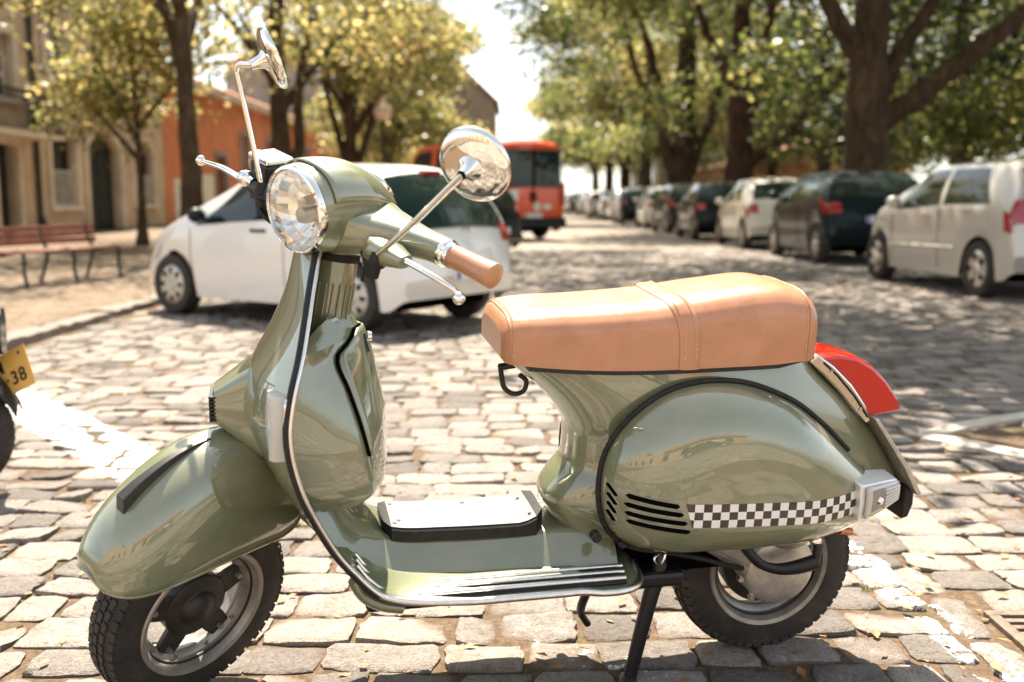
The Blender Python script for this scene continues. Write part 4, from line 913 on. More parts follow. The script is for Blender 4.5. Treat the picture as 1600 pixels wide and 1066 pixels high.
# reinforcing edge under the floor, seam and bolts
b = MB(); b.box(.39, .93, -.19, .19, .262, .284); b.build('floor_frame', M['black'], sc, 0, bevel=.01)
b = MB(); b.tube(path([(.955, .218, .352), (.94, .21, .318), (.90, .20, .285), (.86, .19, .270)], 12), .012, 8); b.build('floor_lip', M['green'], sc, 60)
for x, z, r_ in ((.455, .372, .011), (.398, .352, .008)):
    b = MB(); b.lathe([(0, .006), (r_*.6, .006), (r_*.7, .002), (r_, 0), (r_, -.02)], (x, .158, z), (0, 1, 0), 16); b.build('bolt', M['black'], sc, 40)
for x0_, z0_, y0_, x1_, z1_, y1_ in ((.418, .352, .1525, .416, .430, .1565),):
    b = MB(); b.tube([(x0_, y0_, z0_), ((x0_+x1_)/2, (y0_+y1_)/2+.004, (z0_+z1_)/2), (x1_, y1_, z1_)], .0016, 6); b.build('body_seam', M['black'], sc, 40)
# --- centre mat
P = []
for x in np.linspace(.545, .885, 20):
    zt = spl(TK, x)[0][0]+.004; k = (x-.545)/.34; w = .080*(1-.06*k)*(min(1, (min(k, 1-k)*12+.35)))**.4; lift = .022*smst(np.array((.60-x)/.07))
    P.append([(x, w, zt-.012), (x, w, zt+.010+lift), (x, w*.93, zt+.015+lift), (x, 0, zt+.016+lift), (x, -w*.93, zt+.015+lift), (x, -w, zt+.010+lift), (x, -w, zt-.012)])
b = MB(); b.grid(P, caps=True); mat_ = b.build('floor_mat', M['rubber'], sc, 40)
b = MB(); b.grid([[np.array(q)+[0, 0, .0012] for q in row[2:5]] for row in P[1:-1]]); b.build('mat_pad', M['mat_grey'], mat_, 40)
for x, y in ((.86, .05), (.85, .035), (.86, -.05), (.57, .05), (.70, -.05), (.575, -.04)):
    b = MB(); b.lathe([(0, .002), (.005, .002), (.006, 0)], (x, y, spl(TK, x)[0][0]+.0195+.022*float(smst(np.array((.60-x)/.07)))), (0, 0, 1), 10); b.build('rivet', M['black'], mat_, 0)
# --- horn casing on the front of the shield
HK = [(1.05, .645, .092, .135), (1.10, .645, .082, .112), (1.15, .646, .064, .080), (1.19, .649, .048, .048), (1.206, .650, .042, .036)]
P = []
for x in np.linspace(1.05, 1.206, 12):
    zc, hy, hz = spl(HK, x)[0]; a = np.linspace(0, 2*PI, 28, endpoint=False); P.append(np.stack([np.full(28, x), hy*sgnpow(np.cos(a), .45), zc+hz*sgnpow(np.sin(a), .45)], 1))
b = MB(); b.grid(P, cv=True, caps=True); hc = b.build('horn_casing', M['green'], sc, 40)
b = MB(); b.box(1.2065, 1.209, -.030, .030, .626, .674); b.build('horn_backing', M['hole'], hc, 0)
for k in range(7):
    b = MB(); b.box(1.203, 1.216, -.036, .043, .622+k*.0078, .6265+k*.0078); b.build('horn_grille_bar', M['black'], hc, 0)
b = MB(); b.tube([(1.05+q*.15, .0925-.050*q, .655) for q in np.linspace(0, 1, 8)], .0012, 4); b.build('casing_seam', M['black'], hc, 0)
# --- front indicators
for s_ in (1, -1):
    P = []
    for z in np.linspace(.607, .728, 9):
        k = (z-.607)/.121; bul = .006*math.sin(PI*k); y0 = .215*s_; P.append([(1.060+.004*math.sin(PI*k), (.247+bul)*s_, z), (1.096, (.246+bul)*s_, z), (1.103, (.236)*s_, z), (1.103+bul, y0*.9, z), (1.075, y0*.9, z)])
    b = MB(); b.grid(P, cv=True, caps=True); il = b.build('front_indicator', M['wlens'], sc, 30, bevel=.002)
    P = [[(1.066+.004*math.sin(PI*k), (.2500+.006*math.sin(PI*k))*s_, .607+.121*k), (1.073+.004*math.sin(PI*k), (.2505+.006*math.sin(PI*k))*s_, .607+.121*k)] for k in np.linspace(.02, .98, 9)]
    b = MB(); b.grid(P); b.build('indicator_frame', M['chrome'], il, 40, solid=.004)
# --- glove box behind the shield
GB_ = [(.826, .990, .070, .955, .030, .938), (.806, 1.02, .105, .955, .050, .926), (.787, 1.038, .168, .962, .080, .918), (.760, 1.047, .184, .980, .114, .909), (.705, 1.062, .202, .960, .142, .895), (.658, 1.068, .207, .944, .157, .885), (.581, 1.055, .205, .924, .168, .869), (.503, 1.03, .191, .911, .163, .868), (.474, 1.01, .17, .93, .14, .90)]
def gb_ring(z):
    xf, yf, xc, yc, xr = spl(GB_, z)[0]
    half = [(xf, yf), (xf*.6+xc*.4, yf*.64+yc*.36+.003), (xc+.012, yc+.007), (xc+.004, yc+.001), (xc-.004, yc-.010), (xr+(xc-xr)*.35, yc*.55), (xr, 0)]
    return [(x, y, z) for x, y in half]+[(x, -y, z) for x, y in half[::-1][1:]]
b = MB(); R_ = [gb_ring(z) for z in np.linspace(.826, .474, 34)]
b.grid(R_); b.add(R_[0], [tuple(range(13))]); b.add(R_[-1], [tuple(range(13))]); gbx = b.build('glove_box', M['green'], sc, 26)
def gb_rear(y, z, o=.0):
    xf, yf, xc, yc, xr = spl(GB_, z)[0]; q = min(abs(y)/max(yc, .01), 1.0); return np.array([(xr+(xc-xr)*.35*(q/.55) if q < .55 else xr+(xc-xr)*(.35+.65*(q-.55)/.45))-o, y, z])
# shield-shaped door, proud of the box, with its groove and lock
P = []
def door_pt(v, t, o):
    z = .800+(.632-.052*abs(v)**1.6-.800)*t; yc = spl(GB_, z)[0][3]; return gb_rear(yc*.96*v*(.62+.38*min(1, t*6)), z, o)
for t in np.linspace(0, 1, 20): P.append([door_pt(v, t, .006) for v in np.linspace(-1, 1, 17)])
b = MB(); b.grid(P); dr = b.build('glove_box_door', M['green'], gbx, 40, solid=.006)
e = np.array(P[0][::-1][:9][::-1]+[p[-1] for p in P]+P[-1][::-1]+[p[0] for p in P[::-1]]); b = MB(); b.tube(e+np.array([.004, 0, 0]), .0034, 6); b.build('door_groove', M['hole'], gbx, 40)
b = MB(); b.lathe([(0, .008), (.009, .008), (.011, 0)], gb_rear(0, .775, .008), (-1, 0, 0), 14); b.build('door_lock', M['chrome'], dr, 40)
b = MB(); b.tube([gb_rear(.02, .785, .009), gb_rear(.028, .75, .009)], .004, 6); b.build('door_pull', M['black'], dr, 40)

# --- left and right side panels
CO = np.array([(.444, .430), (.449, .480), (.443, .537), (.424, .580), (.393, .618), (.352, .652), (.308, .676), (.260, .688), (.211, .691), (.150, .685), (.096, .668), (.046, .646), (.004, .620), (-.055, .574), (-.111, .522), (-.158, .478), (-.196, .440), (-.214, .400), (-.200, .364), (-.150, .342), (-.09, .332), (.02, .325), (.14, .321), (.26, .324), (.34, .332), (.395, .352), (.428, .386)])
cc_ = np.array([.13, .475])
ang = np.unwrap(np.arctan2(CO[:, 1]-cc_[1], CO[:, 0]-cc_[0])); rd = np.linalg.norm(CO-cc_, axis=1)
tt = np.r_[ang-2*PI, ang, ang+2*PI]; rr3 = np.r_[rd, rd, rd]; od = np.argsort(tt)
TH = np.linspace(0, 2*PI, 144, endpoint=False); RT = spl(np.stack([tt[od], rr3[od]], 1), TH)[:, 0]
for _ in range(3): RT = (np.roll(RT, 1)+2*RT+np.roll(RT, -1))/4
def cowl_R(a): return np.interp(a % (2*PI), np.r_[TH, 2*PI], np.r_[RT, RT[0]])
def cowl_y(x, z):
    d = np.array([x, z])-cc_; r = np.hypot(*d)/cowl_R(math.atan2(d[1], d[0])); return prof_y(r, x)
def prof_y(r, x):
    r = np.clip(r, 0, 1); tail = smst((.05-x)/.28)
    return .140-.030*tail + (.098-.030*tail)*(1-r**4.6)**.72 + .010*(1-r*r)
for s_ in (1, -1):
    P = []
    for r in np.r_[np.linspace(0.02, .8, 14), np.linspace(.8, 1, 16)[1:]]:
        x = cc_[0]+r*RT*np.cos(TH); z = cc_[1]+r*RT*np.sin(TH); P.append(np.stack([x, s_*prof_y(r, x), z], 1))
    b = MB(); b.grid(P, cv=True); b.add(P[0], [tuple(range(144))]); cw = b.build('side_panel', M['green'], sc, 60)
    k0 = [i for i in range(144) if -.35 < TH[i] < 2.72]
    a_ = np.linspace(-.75, 2.97, 94); R1 = np.array([cowl_R(q) for q in a_])
    x_ = cc_[0]+(R1+.004)*np.cos(a_); z_ = cc_[1]+(R1+.004)*np.sin(a_)
    # a_ runs from the front underside over the top to the tail
    b = MB(); b.tube(np.stack([x_, s_*(.143-.030*smst((.05-x_)/.28)), z_], 1), .0058, 8); b.build('panel_trim', M['rubber'], sc, 60)
    def on(x, z, o=.0008): return np.array([x, s_*(float(cowl_y(x, z))+o), z])
    def slot(xa, za, xb, zb, w, nm='vent_slot'):
        n = 18; q0, q1 = np.array([xa, za]), np.array([xb, zb]); d = (q1-q0)/np.linalg.norm(q1-q0); nn = np.array([-d[1], d[0]]); Q = []
        for t in np.linspace(0, 1, n):
            L_ = np.linalg.norm(q1-q0); e_ = min(t, 1-t)*L_; ww = w*math.sqrt(max(.02, 1-max(0, 1-e_/w)**2)); c = q0+(q1-q0)*t; Q.append([on(*(c+nn*ww)), on(*c), on(*(c-nn*ww))])
        b = MB(); b.grid(Q); b.build(nm, M['hole'], cw, 0)
        Q = [on(*(q0+nn*w*1.05), .0006)]+[on(*(q0+(q1-q0)*t-nn*w*1.15), .0006) for t in np.linspace(.02, .98, 10)]
        b = MB(); b.tube(np.array(Q[1:]), .0013, 5); b.build('slot_lip', M['green'], cw, 40)
    for (xa, za, xb, zb) in ((.412, .480, .312, .464), (.414, .461, .303, .446), (.412, .442, .294, .427), (.408, .424, .286, .408)): slot(xa, za, xb, zb, .0054)
    for k in range(4): slot(.4405-.001*k, .494-.0195*k, .4255-.0005*k, .472-.0195*k, .0036)
    # chequered tape: three rows of squares
    b = MB(); ncol = 22; xs = np.linspace(.300, -.104, ncol+1)
    def tz(x, q): return (.4715-.0165*(.300-x)/.404) - .051*q*(1-.02*(.3-x)) if False else float(np.interp(x, [-.104, .300], [.4545, .4700]))-.051*q
    for i in range(ncol):
        for j in range(3):
            xl, xr_ = xs[i], xs[i+1]; sh0, sh1 = (.014*j, .014*(j+1)) if i == 0 else (0, 0)
            if i == 0: c = [(xl-sh0-.002*0, j/3), (xr_, j/3), (xr_, (j+1)/3), (min(xl-sh1+.0, xl)-.0, (j+1)/3)]
            else: c = [(xl, j/3), (xr_, j/3), (xr_, (j+1)/3), (xl, (j+1)/3)]
            if i == 0: c = [(min(xl-.0055*j*2, xl), j/3), (xr_-.018, j/3), (xr_-.018, (j+1)/3), (xl-.0055*(j+1)*2, (j+1)/3)]
            if i == 1: c[0] = (xs[1]-.018+.0, j/3) if False else c[0]
            Q = [[on(xa, tz(xa, q)-.0, .0010) for (xa, q) in (c[0], ((c[0][0]+c[1][0])/2, c[0][1]), c[1])], [on(xa, tz(xa, q), .0010) for (xa, q) in (c[3], ((c[3][0]+c[2][0])/2, c[3][1]), c[2])]]
            if i == 0: Q = [[on(xl-.0115*j/3*3*.45, tz(xl, j/3), .001), on(xr_, tz(xr_, j/3), .001)], [on(xl-.0115*(j+1)*.45, tz(xl, (j+1)/3), .001), on(xr_, tz(xr_, (j+1)/3), .001)]]
            b.grid(Q, mi=(i+j) % 2)
    b.build('chequered_tape', [M['black_sq'], M['white_sq']], cw, 0, fix=False)
    # rear indicator at the tail end of the panel
    P = []
    for q in np.linspace(0, 1, 8):
        x = -.103-.140*q; yo = .214-.080*q**1.2; yi = .15-.07*q; zt = .475-.010*q-.014*q*q; zb_ = .388+.002*q+.010*q*q
        P.append([(x, s_*yi, zt), (x, s_*yo, zt-.004), (x, s_*(yo+.004), (zt+zb_)/2), (x, s_*yo, zb_+.004), (x, s_*yi, zb_)])
    b = MB(); b.grid(P, cv=True, caps=True); ri = b.build('rear_indicator', M['ind'], sc, 30, bevel=.003)
    P = [[(x, s_*(yo+.0065), z0_) for z0_ in (zt, zt-.012)] for x, yo, zt in ()]
    def face(q, v, o=.0055):
        x = -.103-.140*q; yo = .214-.080*q**1.2; zt = .475-.010*q-.014*q*q; zb_ = .388+.002*q+.010*q*q; return np.array([x, s_*(yo+.004*(1-(2*v-1)**2)+o), zb_+(zt-zb_)*v])
    b = MB(); b.grid([[face(q, v) for v in np.linspace(.10, .92, 7)] for q in np.linspace(.10, .98, 10)]); b.build('indicator_lens', M['wlens'], ri, 40, solid=.004)
    b = MB(); b.grid([[face(q, v, .0085) for v in np.linspace(.22, .82, 5)] for q in np.linspace(.24, .52, 6)]); b.build('lamp_window', M['rim'], ri, 40)
    b = MB(); b.sphere(face(.40, .5, .010), .009, 12, 8); b.build('bulb', M['reflector'], ri, 60)
    for k in range(6):
        b = MB(); b.tube([face(q, .20+k*.11, .010) for q in np.linspace(.54, .95, 6)], .0036, 6); b.build('lens_rib', M['wlens'], ri, 60)

# --- seat
SK = [(-.026, .745, .826, .100), (-.020, .735, .842, .120), (-.005, .727, .858, .131), (.03, .725, .870, .136), (.075, .722, .876, .138), (.173, .720, .867, .138), (.316, .719, .849, .138), (.482, .724, .838, .136), (.58, .732, .835, .131), (.612, .735, .832, .126), (.635, .737, .826, .119), (.647, .740, .814, .110), (.653, .747, .800, .098)]
def seat_pt(x, t, o=0):
    """t -1..1 from the left bottom edge over the top to the right bottom edge"""
    zb_, zt, w = spl(SK, x)[0]; a = t*PI/2*1.0; s_ = math.sin(a); c_ = math.cos(a)
    e = .42; yy = w*np.sign(s_)*abs(s_)**e; hz = zt-zb_; z = zb_+hz*(abs(c_)**.40)
    side = abs(t); yy *= 1+.02*math.sin(PI*min(1, 2*(1-side))) ; z += .004*math.cos(a*1.0)*(1-abs(s_)**2)
    nrm = np.array([0, np.sign(s_)*abs(s_)**1.4, abs(c_)**1.4+1e-4]); nrm /= np.linalg.norm(nrm); p = np.array([x, yy, z])+nrm*o
    return p
ts = np.linspace(-1, 1, 61); xs = np.r_[np.linspace(-.026, .03, 9), np.linspace(.03, .60, 44)[1:], np.linspace(.60, .653, 12)[1:]]
G = np.array([[seat_pt(x, t) for t in ts] for x in xs]); G += 0.0
b = MB(); b.grid(G); b.add(G[0], [tuple(range(61))]); b.add(G[-1], [tuple(range(61))]); seat = b.build('seat', M['leather'], sc, 50)
b = MB(); b.grid([[seat_pt(x, -1)*np.array([1, .97, 1])+[0, 0, .002], seat_pt(x, 1)*np.array([1, .97, 1])+[0, 0, .002]] for x in np.linspace(-.02, .60, 8)]); b.build('seat_base', M['black'], seat, 0, solid=.012, offset=-1)
# strap across the seat, its stitching, and the two piped end seams
def strap_x(t, q): return .247+q*.044+.026*(1-abs(t))**1.0
b = MB(); b.grid([[seat_pt(strap_x(t, q), t, .0015+.0045*math.sin(PI*q)**.4) for q in np.linspace(0, 1, 7)] for t in np.linspace(-1, 1, 61)]); strap = b.build('seat_strap', M['leather'], seat, 60)
def stitches(name, fn, n, parent):
    b = MB()
    for i in range(n):
        t0, t1 = -1+2*(i+.12)/n, -1+2*(i+.75)/n; b.tube([fn(t0), fn(t1)], .0012, 4)
    o = b.build(name, M['thread'], parent, 0, fix=False); o['kind'] = 'stuff'
for q in (.22, .78): stitches('stitching', lambda t: seat_pt(strap_x(t, q), t, .0058), 90, strap)
for xq in (.637, .004):
    b = MB(); b.tube([seat_pt(xq+.005*abs(t)**2*(1 if xq > .3 else -1)*0, t, .0005) for t in np.linspace(-1, 1, 70)], .0022, 6); b.build('seat_piping', M['leather'], seat, 60)
    stitches('stitching', lambda t: seat_pt(xq+(-.006 if xq > .3 else .006), t, .0008), 80, seat)
# bag hook below the nose of the seat
b = MB(); b.tube(path([(.632, .0, .705), (.628, .0, .680), (.622, 0, .655), (.600, 0, .640), (.580, 0, .646), (.575, 0, .668), (.590, 0, .682)], 24), .0055, 8); b.tube([(.634, 0, .70), (.600, 0, .704)], .008, 8); b.build('bag_hook', M['black'], sc, 60)
# --- tail lamp
prof2 = [(-.058, .716), (-.110, .722), (-.160, .712), (-.205, .688), (-.245, .652), (-.276, .612), (-.294, .578), (-.250, .572), (-.206, .566)]
inner = [(-.206, .566), (-.188, .600), (-.150, .648), (-.105, .690)]
P = []
for v in np.linspace(-1, 1, 15):
    k = 1-.10*abs(v)**4; base = np.array([-.15, .63])
    P.append([(base[0]+(x-base[0])*(k if i < 9 else 1), .062*v*(1 if i < 9 else 1.0), base[1]+(z-base[1])*(k if i < 9 else 1)) for i, (x, z) in enumerate(prof2+inner[1:])])
b = MB(); b.grid(P, cv=True, caps=True); tl_ = b.build('tail_lamp', M['red_lens'], sc, 35, bevel=.004)
pch = [(-.040, .706), (-.060, .720), (-.102, .692), (-.150, .648), (-.190, .598), (-.207, .562), (-.196, .556), (-.165, .585), (-.12, .634), (-.075, .676)]
P = [[(x, .066*v, z) for x, z in pch] for v in np.linspace(-1, 1, 5)]
b = MB(); b.grid(P, cv=True, caps=True); b.build('lamp_base', M['chrome'], tl_, 35, bevel=.004)
b = MB(); b.prism([(-.200, -.085, .575), (-.214, -.085, .572), (-.300, -.085, .460), (-.345, -.085, .385), (-.335, -.085, .380), (-.292, -.085, .452)], (0, .17, 0)); pb = b.build('plate_bracket', M['cast'], sc, 0, bevel=.003)
b = MB(); b.prism([(-.318, -.06, .395), (-.342, -.06, .388), (-.344, -.06, .350), (-.334, -.06, .318), (-.316, -.06, .314), (-.318, -.06, .34)], (0, .12, 0)); b.build('mud_flap', M['rubber'], sc, 0, bevel=.004)

b = MB(); b.tube([(-.075, .0665, .701), (-.110, .0665, .672), (-.158, .0665, .622), (-.196, .0665, .572)], .003, 6); b.build('lamp_gasket', M['black'], tl_, 60)
for x_, z_ in ((-.095, .682), (-.175, .592)):
    b = MB(); b.lathe([(0, .003), (.004, .003), (.005, 0)], (x_, .066, z_), (0, 1, 0), 10); b.build('screw', M['chrome'], tl_, 0)
# --- wheels
def tyre_prof(R=.213, w=.046, ri=.128):
    a = np.linspace(-1.0, 1.0, 25); P = []
    for q in a:
        s_ = q*PI*.83; y = w*sgnpow(math.sin(s_), .72); r = (R+ri)/2-.004+((R-ri)/2+.004)*sgnpow(math.cos(s_), .62); P.append((r, float(y)))
    return P
def wheel(placer, hubside=1):
    b = MB(); b.lathe(tyre_prof(), seg=72); ty = placer(b, 'tyre', M['tyre'], None, smooth=50)
    b = MB()                                                  # tread blocks
    nb_ = 54
    for k in range(nb_):
        a0 = 2*PI*k/nb_
        for j, yy in enumerate((-.036, -.018, 0, .018, .036)):
            da = 2*PI/nb_*.40; sh = (2*PI/nb_*.5 if j % 2 else 0); w_ = .0068; drop = .0018+.0085*(abs(yy)/.036)**2.2
            R0, R1 = .213-drop-.006, .213-drop+.0055; vs_ = []
            for r_ in (R0, R1):
                for (aa, y_) in ((-da, -w_), (da, -w_*.8), (da*.8, w_), (-da, w_)):
                    t = a0+sh+aa; rr_ = r_-(.004 if abs(yy) > .03 and y_*yy > 0 else 0); vs_.append((rr_*math.cos(t), yy+y_, rr_*math.sin(t)))
            b.add(vs_, [(0, 1, 2, 3), (4, 7, 6, 5), (0, 4, 5, 1), (1, 5, 6, 2), (2, 6, 7, 3), (3, 7, 4, 0)])
    o = placer(b, 'tread', M['tyre'], ty, smooth=0); o['kind'] = 'stuff'
    b = MB(); b.lathe([(.142, .040), (.146, .046), (.143, .050), (.134, .047), (.128, .036), (.124, .020), (.112, .012), (.110, .006), (.112, .0), (.124, .0), (.130, -.03), (.142, -.040)], seg=64); b.lathe([(.144, -.040), (.146, -.046), (.130, -.046), (.122, -.02), (.112, .0)], seg=64)
    rm = placer(b, 'rim', M['rim'], None, smooth=40)
    return ty, rm
ty, rm = wheel(lambda b, n, m, p, **k: wbd(b, n, m, p, **k))
# five-armed front hub with a domed cap and bolts
b = MB(); pts = []
for k in range(5):
    a = 2*PI*k/5+.35
    for da, r_ in ((-.46, .062), (-.30, .090), (-.20, .118), (.20, .118), (.30, .090), (.46, .062)): pts.append((r_*math.cos(a+da), 0, r_*math.sin(a+da)))
b.prism(pts, (0, .014, 0)); b.lathe([(.070, -.05), (.072, .016), (.060, .022), (.040, .022), (.036, .030), (.028, .038), (.010, .044), (.001, .045)], seg=32)
hubo = wbd(b, 'hub', M['hub'], None, smooth=30, bevel=.003)
for k in range(5):
    a = 2*PI*k/5+.35; b = MB(); b.lathe([(0, .024), (.006, .024), (.007, .014)], (.105*math.cos(a), 0, .105*math.sin(a)), (0, 1, 0), 6); wbd(b, 'bolt', M['rim'], hubo, smooth=0)
for k in range(10):
    a = 2*PI*k/10+.1; b = MB(); b.lathe([(0, .020), (.0045, .020), (.006, .012)], (.119*math.cos(a), 0, .119*math.sin(a)), (0, 1, 0), 8); wbd(b, 'rivet', M['rim'], rm, smooth=0)
b = MB(); b.tube(path([(0, -.03, 0), (-.02, -.085, .02), (-.03, -.10, .12), (-.05, -.075, .24), (-.10, -.02, .345)], 24), .022, 10); wbd(b, 'fork', M['hub'], smooth=60)
def rear_place(b, n, m, p, **k): b.xf(np.eye(3), (0, 0, .213)); return b.build(n, m, p or sc, **k)
wheel(rear_place)
b = MB(); b.lathe([(.095, -.05), (.10, .0), (.098, .018), (.05, .026), (.001, .028)], (0, 0, .213), seg=36); b.build('brake_drum', M['hub'], sc, 40)
# engine casing, swing arm cover, kick starter
b = MB(); poly = [(.235, .330), (.185, .345), (.06, .335), (-.02, .330), (-.06, .28), (-.062, .225), (-.04, .180), (.0, .155), (.045, .160), (.075, .188), (.10, .235), (.20, .300)]
P = []
for q, o_ in ((0, 0.0), (.0, .038), (.08, .050), (.22, .055)):
    c = np.array([.03, .25]); P.append([(c[0]+(x-c[0])*(1-q), .050+o_, c[1]+(z-c[1])*(1-q)) for x, z in poly])
b.grid(P, cv=True, caps=True); b.lathe([(.085, .045), (.083, .052), (.070, .058), (.055, .060), (.001, .062)], (.005, .05, .235), seg=36)
en = b.build('engine_casing', M['cast'], sc, 35, bevel=.004)
b = MB(); b.sphere((-.012, .095, .318), .052, 20, 12, sc=(1.15, .55, .72)); b.build('casing_dome', M['cast'], en, 60)
for x, z in ((.205, .318), (.10, .222), (.07, .175), (-.055, .30)):
    b = MB(); b.lathe([(0, .012), (.007, .012), (.008, 0)], (x, .098, z), (0, 1, 0), 6); b.build('bolt', M['alu'], en, 0)
b = MB(); b.tube(path([(.135, .13, .345), (.112, .15, .312), (.082, .158, .282), (.04, .16, .268), (.005, .16, .268), (-.045, .162, .278)], 26), np.interp(np.linspace(0, 1, 26), [0, .5, .8, 1], [.011, .012, .018, .020]), 10, flat=(.8, 1)); b.tube([(-.045, .162, .274), (-.050, .16, .318)], .010, 8); b.build('kick_lever', M['black'], sc, 50)
b = MB(); b.sphere((-.048, .15, .322), .014, 12, 8); b.tube([(-.048, .15, .30), (-.046, .14, .345)], .007, 8); b.build('kick_pivot', M['chrome'], sc, 60)
b = MB(); b.tube([(-.135, .10, .318), (-.165, .10, .312)], .009, 8); b.build('rear_nipple', M['amber'], sc, 40)
b = MB(); b.tube(path([(.29, .10, .300), (.22, .115, .290), (.13, .12, .262), (.10, .11, .25)], 14), .006, 8); b.build('cable', M['rubber'], sc, 60)
b = MB(); b.box(.12, .36, -.10, .09, .24, .40); b.build('engine_block', M['hole'], sc, 0, bevel=.02)
b = MB(); b.tube([(.14, -.13, .22), (-.12, -.13, .20)], .038, 12); b.build('silencer', M['hub'], sc, 50)
# --- stand: pivot bracket, spring, long black leg to the ground, curved foot behind
b = MB(); b.tube(path([(.300, .118, .315), (.300, .122, .285), (.318, .128, .215), (.345, .136, .10), (.362, .142, .018)], 20), np.interp(np.linspace(0, 1, 20), [0, .1, .2, 1], [.010, .017, .018, .014]), 12); b.build('stand_leg', M['black'], sc, 60)
b = MB(); b.tube([(.362, .142, .022), (.385, .17, .019)], .017, 8); b.build('stand_foot', M['rubber'], sc, 60)
b = MB(); b.tube(path([(.292, .128, .335), (.294, .132, .302), (.306, .136, .288), (.318, .134, .30), (.302, .13, .318)], 16), .004, 6); b.build('stand_spring', M['chrome'], sc, 60)
b = MB(); b.tube(path([(.42, .05, .27), (.44, .06, .20), (.455, .07, .155), (.44, .075, .13)], 14), .013, 8, flat=(1.3, .6)); b.tube([(.42, .05, .27), (.41, -.12, .265), (.44, -.13, .17), (.455, -.135, .13)], .013, 8); b.build('centre_stand', M['black'], sc, 60)
b = MB(); b.box(.25, .44, -.15, .15, .240, .275); b.build('stand_bracket', M['black'], sc, 0, bevel=.01)

# --- front mudguard
FK = [(.222, .226, .200, .036), (.210, .258, .178, .066), (.185, .290, .172, .085), (.144, .322, .172, .096), (.09, .348, .173, .103), (.03, .364, .174, .107), (-.03, .370, .174, .108), (-.09, .364, .172, .107), (-.145, .340, .166, .104), (-.185, .300, .172, .098), (-.210, .245, .195, .080)]
FK = [(.226, .196, .192), (.221, .218, .180), (.205, .244, .171), (.185, .272, .168), (.144, .311, .170), (.09, .347, .173), (.03, .374, .174), (-.03, .387, .174), (-.09, .383, .172), (-.145, .352, .166), (-.185, .300, .172), (-.210, .245, .195)]
def fend_pt(x, s_, o=0):
    zt, zb_ = spl(FK, x)[0]; w = .108*(1-(max(0, x)/.2275)**4.2)**.5*(1-(max(0, -x)/.30)**4); a = s_*PI/2; k = float(smst((x-.02)/.16)); e = .80+.12*k
    return np.array([x, (w+o)*sgnpow(math.sin(a), e), zb_+(zt-zb_+o)*abs(math.cos(a))**(.72+.16*k)])
P = [[fend_pt(x, s_) for s_ in np.linspace(-1, 1, 41)] for x in np.r_[np.linspace(.226, .18, 10), np.linspace(.18, -.17, 26)[1:], np.linspace(-.17, -.21, 6)[1:]]]
b = MB(); b.grid(P); fe = wbd(b, 'front_mudguard', M['green'], smooth=60, solid=.004)
e = [P[i][-1] for i in range(len(P))]+[P[-1][j] for j in range(39, -1, -1)]
b = MB(); b.tube(np.array([P[0][j] for j in range(0, 41)]+[P[i][-1] for i in range(1, len(P))]), .0035, 6); b.tube(np.array([P[i][0] for i in range(len(P))]), .0035, 6); wbd(b, 'rolled_edge', M['green'], fe, smooth=60)
xs = np.linspace(.158, -.035, 14); Q = []
for i, x in enumerate(xs):
    k = i/13; c = fend_pt(x, 0); h = .030*(1-k)**1.1+.003; w0 = .013*(1-k*.75)
    Q.append([c+[0, w0, -.004], c+[0, w0*.9, h], c+[0, -w0*.9, h], c+[0, -w0, -.004]])
b = MB(); b.grid(Q, cv=True, caps=True); wbd(b, 'mudguard_crest', M['crest'], fe, smooth=30, bevel=.0015)

# --- steering column and headset
b = MB(); ax0 = np.array([.966, 0, .935]); ax1 = np.array([.990, 0, .795]); d_ = (ax1-ax0)/np.linalg.norm(ax1-ax0)
b.lathe([(.043, -.005), (.044, .02), (.044, .13), (.040, .15)], ax0, d_, 40); cl = b.build('steering_column', M['green'], sc, 40)
for k in range(20):
    a = 2*PI*k/20; u = np.cross(d_, (0, 1, 0)); u /= np.linalg.norm(u); w = np.array([0, 1, 0.]); q = (u*math.cos(a)+w*math.sin(a))*.0445
    b = MB(); b.tube([ax0+d_*.045+q, ax0+d_*.14+q], .0026, 6); b.build('column_rib', M['green'], cl, 50)
b = MB(); b.lathe([(.046, -.016), (.0475, -.012), (.0475, -.002), (.046, .002)], ax0, d_, 32); b.build('column_ring', M['rubber'], sc, 40)
b = MB(); b.lathe([(.058, -.075), (.052, -.03), (.048, -.014)], ax0, d_, 36, caps=True); b.build('headset_neck', M['green'], sc, 50)
NK = [(.108, .082, .080, .036), (.095, .084, .083, .036), (.05, .086, .086, .034), (.0, .086, .084, .028), (-.045, .078, .070, .020), (-.085, .060, .048, .010), (-.110, .040, .030, .004), (-.118, .02, .016, .0)]
b = MB(); P = []
for x in np.linspace(.108, -.118, 26):
    hy, hz, zc = spl(NK, x)[0]; a = np.linspace(0, 2*PI, 40, endpoint=False); e = .80+.1*smst((x-.02)/.08)
    P.append(np.stack([np.full(40, x), hy*sgnpow(np.cos(a), e), zc+hz*sgnpow(np.sin(a), e)], 1))
b.grid(P, cv=True)
AK = [(.0, -.005, .0, .085, .060), (.06, -.006, .002, .080, .052), (.10, -.010, .006, .066, .043), (.15, -.020, .011, .046, .034), (.19, -.027, .014, .034, .028), (.235, -.032, .016, .027, .0255), (.248, -.033, .016, .026, .0255)]
for s_ in (1, -1):
    P = []
    for y in np.linspace(.052, .248, 18):
        xc, zc, hx, hz = spl(AK, y)[0]; a = np.linspace(0, 2*PI, 28, endpoint=False); P.append(np.stack([xc+hx*sgnpow(np.cos(a), .50+.3*(y/.248)), np.full(28, y*s_), zc+hz*sgnpow(np.sin(a), .50+.3*(y/.248))], 1))
    b.grid(P, cv=True, caps=True)
head = hb(b, 'headset', M['green'], smooth=50)
